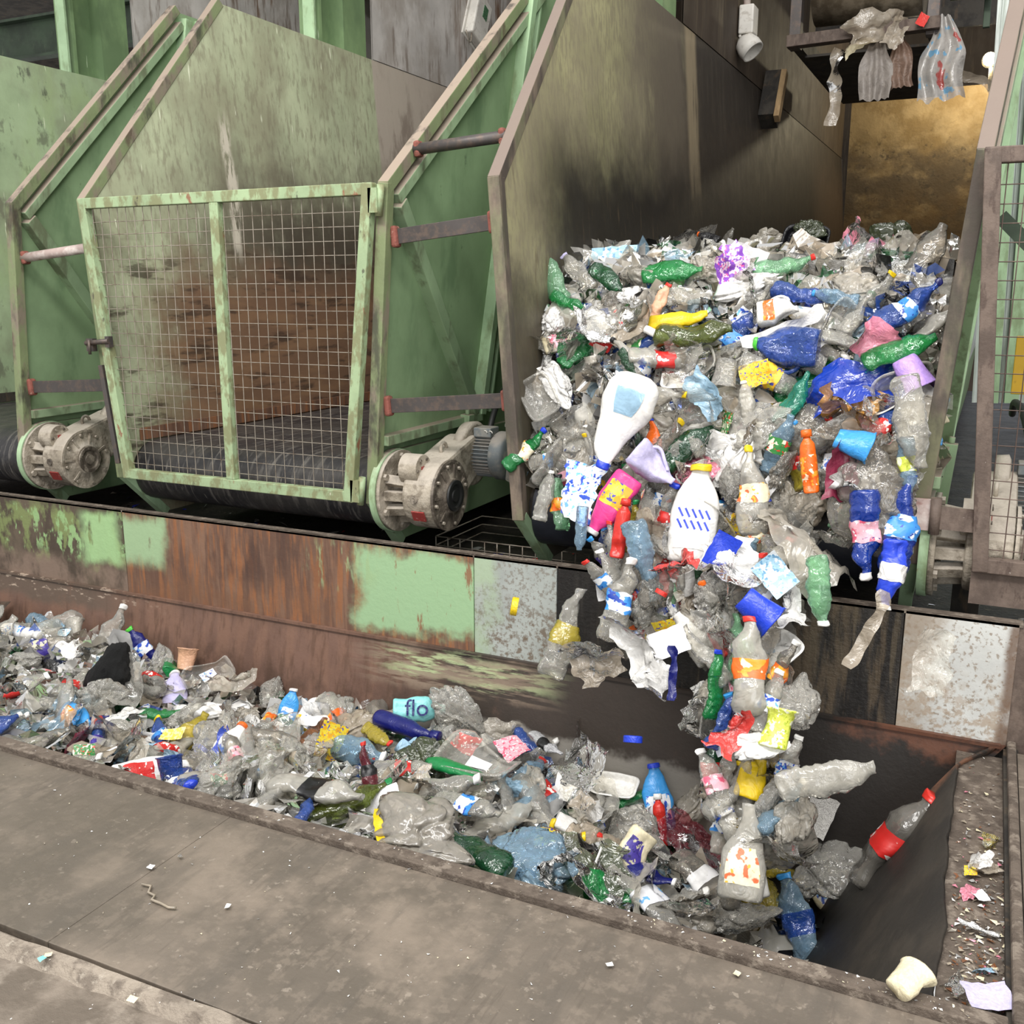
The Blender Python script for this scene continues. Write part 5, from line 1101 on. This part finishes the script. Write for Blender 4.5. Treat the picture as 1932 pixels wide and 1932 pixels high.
PIT = [(-40, 1160), (150, 1165), (260, 1215), (420, 1275), (560, 1320), (820, 1340), (930, 1375), (1040, 1400), (1110, 1465), (1280, 1500), (1360, 1590), (1420, 1680), (1380, 1745), (1000, 1660), (560, 1530), (200, 1440), (-40, 1390)]
scatter('P', PIT, 230, (-.03, .05), 1.22, 24)
scatter('P', [(1360, 1600), (1440, 1640), (1600, 1620), (1620, 1690), (1480, 1760), (1380, 1740)], 12, (-.02, .03), .95, 34)
HEAP = [(1010, 480), (1100, 465), (1300, 455), (1500, 455), (1620, 455), (1780, 450), (1760, 560), (1745, 700), (1735, 850), (1600, 870), (1400, 890), (1100, 900), (1000, 880), (1005, 760), (1030, 640)]
scatter('B', HEAP, 200, (-.04, .07), 1.12, 26, (-30, 60))
scatter('F', [(1010, 850), (1740, 820), (1720, 930), (1600, 960), (1480, 1000), (1200, 1000), (1030, 940)], 75, (-.1, .05), .95, 26, (40, 120))
scatter('F', [(1130, 960), (1560, 960), (1560, 1060), (1500, 1130), (1480, 1290), (1300, 1230), (1180, 1210), (1130, 1120)], 95, (-.15, .06), .95, 20, (50, 130))
scatter('F', [(1330, 1280), (1490, 1280), (1500, 1560), (1460, 1640), (1370, 1640), (1340, 1450)], 52, (-.14, .05), .9, 20, (60, 120))

# the packed mass under the countable pieces
def mass(name, label, cat, pts, n, mats, seed, size=(.05, .14)):
    r = random.Random(seed); mb = MB()
    for _ in range(n):
        p, nn = pts(r); s_ = r.uniform(*size); R3 = Matrix.Rotation(r.uniform(0, 6.28), 3, nn) @ nn.to_track_quat('Z', 'Y').to_matrix() @ Matrix.Rotation(r.uniform(-.7, .7), 3, 'X')
        k = r.random() * 50; vs = []
        for j in range(4):
            for i in range(5):
                q = Vector((i / 4 - .5, (j / 3 - .5) * .75, 0)); q += nv(q * 2.4, k) * .35 + Vector((0, 0, .25 * noise.noise((q.x * 3 + k, q.y * 3, 0))))
                vs.append(p + R3 @ (q * s_))
        mb.add(vs, [(j * 5 + i, j * 5 + i + 1, (j + 1) * 5 + i + 1, (j + 1) * 5 + i) for j in range(3) for i in range(4)], r.randrange(len(mats)), r.random() < .5)
    o = mb.build(name, [P[m] for m in mats]); tag(o, label, cat, None, 'stuff'); return o
FILL = ['milky_film', 'smoky_clear', 'smoky_clear', 'milky_clear', 'tan_film', 'clear_film', 'grey_plastic', 'clear_pet', 'white_film', 'blue_pet', 'smoky_clear', 'smoky_film', 'dark_green_pet', 'clear_film', 'smoky_film', 'black_film', 'pale_blue_pet', 'tan_film', 'clear_pet', 'clear_film']
def pit_pts(r):
    x = r.uniform(-6.5, -.75) if r.random() < .93 else r.uniform(-.75, -.25); y = r.uniform(YR + .04, YW - .14); return Vector((x, y, zh(x, y) - r.uniform(.0, .10))), Vector((r.uniform(-.5, .5), r.uniform(-.7, .3), 1)).normalized()
def full_pts(r):
    x = r.uniform(-1.93, -.2); z = r.uniform(.84, 1.86); return Vector((x, yfront(x, z) + r.uniform(.0, .1), z)), Vector((r.uniform(-.5, .5), -1, r.uniform(-.2, .9))).normalized()
mass('packed_plastic_scraps', 'packed plastic scraps filling the trough beneath the bottles', 'plastic waste', pit_pts, 1700, FILL, 3, (.07, .19))
mass('packed_plastic_scraps', 'packed plastic scraps filling the heaped bunker behind the bottles', 'plastic waste', full_pts, 1000, FILL, 4, (.07, .19))
def body_mesh(name, label, f, us, vs_, m):
    mb = MB(); P_ = [[f(u, v) for u in us] for v in vs_]; w = len(us)
    mb.add([p for row in P_ for p in row], [(j * w + i, j * w + i + 1, (j + 1) * w + i + 1, (j + 1) * w + i) for j in range(len(vs_) - 1) for i in range(w - 1)], 0, True)
    return tag(mb.build(name, m), label, 'plastic waste', None, 'stuff')
M['mass'] = coat('compacted_dirty_plastic', '75726c', [L('9a9892', (14, 14, 14), .55, .05, .9), L('232222', (9, 9, 9), .52, .05, .9), L('6d7f96', (11, 11, 11), .66, .02, .8), L('b9b6ae', (22, 22, 22), .62, .03, .9), L('2f5a3c', (8, 8, 8), .7, .02, .8), L('8b4038', (10, 10, 10), .73, .02, .8)], rough=.35, bump=.9, bscale=24)
body_mesh('compacted_waste', 'compacted dirty plastic at the bottom of the trough', lambda u, v: Vector((u, v, zh(u, v) - .10 + .05 * noise.noise((u * 6, v * 6, 1)))), [-7 + .08 * k for k in range(85)], [YR + .01 + k * (YW - YR - .12) / 20 for k in range(21)], M['mass'])
body_mesh('compacted_waste', 'compacted dirty plastic at the core of the heaped bunker', lambda u, v: Vector((u, yfront(u, v) + .12 + .05 * noise.noise((u * 6, v * 6, 1)), v)) if v < 1.8 else Vector((u, 4.8 + (v - 1.8) * 40, 1.80 + .06 * noise.noise((u * 4, v * 60, 1)))), [-1.93 + .07 * k for k in range(26)], [.8 + .0625 * k for k in range(17)] + [1.8 + .01 * k for k in range(1, 16)], M['mass'])

# scraps hung on the overhead conveyor and lying about
def hang(kind, px, py, y, ang, size, body, text, name=None, sx=1, seed=0):
    p = onY(px, py, y); a = math.radians(ang); u = RIGHT * math.cos(a) - DOWN * math.sin(a); o = item(kind, None, size, p, u, (CAM - p).normalized(), body, None, None, seed, name)
    tag(o, text, CATS[o.name.split('.')[0]], 'scraps caught on the overhead conveyor'); return o
hang('strip', 1575, 165, 8.95, 88, .62, 'tan_film', 'long cream strip hanging from the left of the overhead conveyor', seed=2)
hang('hung', 1652, 128, 8.93, 87, .52, 'grey_bag', 'greyish bag hanging under the overhead conveyor, right of the cream strip', seed=1)
hang('hung', 1698, 118, 8.95, 92, .40, 'brown_bag', 'brownish bag hanging beside the greyish one', seed=3)
hang('hung', 1778, 108, 8.93, 88, .66, 'label_pale_bag', 'long printed bag hanging at the right end of the overhead conveyor', seed=5)
hang('film', 1655, 48, 8.86, 8, .44, 'tan_film', 'tan bag draped over the rail of the overhead conveyor', seed=1)
hang('film', 1620, 70, 8.9, 30, .3, 'cream_hdpe', 'cream scrap stuck to the left of the conveyor rail', seed=7)
hang('film', 1690, 62, 8.88, 60, .26, 'tan_film', 'tan scrap hanging off the conveyor rail under the tan bag', seed=4)
hang('paper', 1740, 38, 8.88, 60, .10, 'red_hdpe', 'small red scrap on the conveyor rail')
hang('strip', 1835, 148, 9.15, -30, .5, 'tan_film', 'twisted cream strip dangling below the glowing lamp', seed=4)
def lay(kind, px, py, z, ang, size, body, text, lift=.02, seed=0, grp='litter on the floor and ledge'):
    p = onZ(px, py, z) + Vector((0, 0, lift)); a = math.radians(ang)
    o = item(kind, None, size, p, Vector((math.cos(a), math.sin(a), .05)), Vector((0, -.15, 1)), body, None, None, seed); tag(o, text, CATS[o.name.split('.')[0]], grp); return o
lay('cup', 1712, 1872, .03, 65, .105, 'cream_hdpe', 'crushed cream cup lying on the near rim', .03, 2)
lay('paper', 1862, 1892, -.02, 20, .105, 'lavender_hdpe', 'pale lilac paper at the near corner of the ledge', .02, 1)
for k, (px, py, kd, sz, b, tx) in enumerate([(1838, 1640, 'film', .10, 'white_film', 'white crumpled scrap midway along the ledge'), (1828, 1690, 'film', .08, 'pink_film', 'pinkish scrap on the ledge edge'), (1848, 1700, 'paper', .05, 'paper_white', 'small white square beside the pinkish scrap'), (1845, 1765, 'strip', .12, 'white_film', 'white twisted strip on the ledge below the white square'), (1858, 1650, 'film', .1, 'tan_film', 'tan scrap beside the white crumpled scrap'), (1870, 1600, 'film', .07, 'yellow_pet', 'yellowish scrap high on the ledge'), (1802, 1868, 'film', .08, 'clear_film', 'clear scrap at the ledge corner by the cream cup'), (1850, 1835, 'film', .06, 'pale_blue_film', 'pale blue scrap above the lilac paper'), (1900, 1412, 'film', .06, 'red_film', 'small red scrap in the far corner of the ledge'), (1830, 1655, 'paper', .05, 'label_yellow', 'yellow scrap on the ledge edge')]):
    lay(kd, px, py, -.045, 30 + 47 * k, sz * .9, b, tx, .02, k)
for k, (px, py, sz, b, tx) in enumerate([(285, 1640, .035, 'paper_white', 'white chip on the joint line of the deck plates'), (92, 1806, .03, 'cream_hdpe', 'cream chip on the concrete at lower left'), (80, 1813, .03, 'turquoise_hdpe', 'turquoise chip on the concrete at lower left'), (430, 1714, .03, 'white_hdpe', 'white sliver in the middle of the deck'), (340, 1620, .025, 'tan_film', 'tan chip right of the joint line'), (250, 1890, .04, 'cream_hdpe', 'cream flake on the concrete near the plate edge'), (1150, 1825, .03, 'white_hdpe', 'white shaving on the deck at lower middle'), (1390, 1842, .03, 'cream_hdpe', 'curled shaving on the deck, lower right'), (690, 1597, .03, 'white_hdpe', 'white chip on the rim below the milky bag'), (1150, 1702, .03, 'white_hdpe', 'white chip on the rim below the cream bottle')]):
    lay('paper', px, py, .006, 37 * k, sz * .6, b, tx, .008, k)
tag(MB().tube([onZ(x, y, .012) for x, y in ((268, 1668), (285, 1672), (280, 1684), (292, 1690), (286, 1698), (305, 1705), (318, 1712), (332, 1713))], .004, 6).build('twisted_wire', P['tan_film']), 'thin twisted thread of dirt on the deck near the joint line', 'string')
# crumbs: nobody could count them
def crumbs(name, label, area_, n, sz, seed, mats):
    r = random.Random(seed); mb = MB()
    for _ in range(n):
        p = area_(r); s_ = r.uniform(*sz); q = [Vector((r.uniform(-1, 1), r.uniform(-1, 1), r.uniform(-.1, .5))) * s_ for _ in range(4)]
        mb.add([p + v + Vector((0, 0, s_ * .3)) for v in q], [(0, 1, 2), (0, 2, 3), (0, 3, 1), (1, 3, 2)], r.randrange(len(mats)))
    tag(mb.build(name, [P[m] for m in mats]), label, 'litter', None, 'stuff')
CR = ['white_hdpe', 'cream_hdpe', 'tan_film', 'grey_plastic', 'white_hdpe', 'paper_white']
crumbs('deck_litter', 'tiny plastic crumbs scattered over the deck plates', lambda r: Vector((r.uniform(-3.2, .1), r.uniform(1.0, 2.2), .004)), 420, (.0015, .006), 5, CR)
crumbs('rim_litter', 'plastic crumbs caught along the near rim of the trough', lambda r: Vector((.1 - abs(r.gauss(0, 1.1)), r.uniform(2.2, 2.25), .027)), 170, (.002, .006), 6, CR + ['tan_film', 'tan_film'])
crumbs('ledge_litter', 'shredded crumbs covering the ledge at the end of the trough', lambda r: Vector((r.uniform(.05, .19), min(3.8, 2.27 + abs(r.gauss(0, .55))), -.044)), 620, (.003, .013), 7, ['tan_film', 'cream_hdpe', 'tan_film', 'brown_pet', 'smoky_clear', 'tan_film', 'grey_plastic', 'brown_pet', 'pink_film', 'white_hdpe'])
crumbs('under_litter', 'dark litter on the floor under the bunkers', lambda r: Vector((r.uniform(-6, .4), 3.9 + abs(r.gauss(0, .5)), .222)), 700, (.01, .05), 8, ['black_film', 'smoky_clear', 'navy_plastic', 'smoky_clear', 'olive_film', 'black_film', 'grey_plastic', 'label_red'])
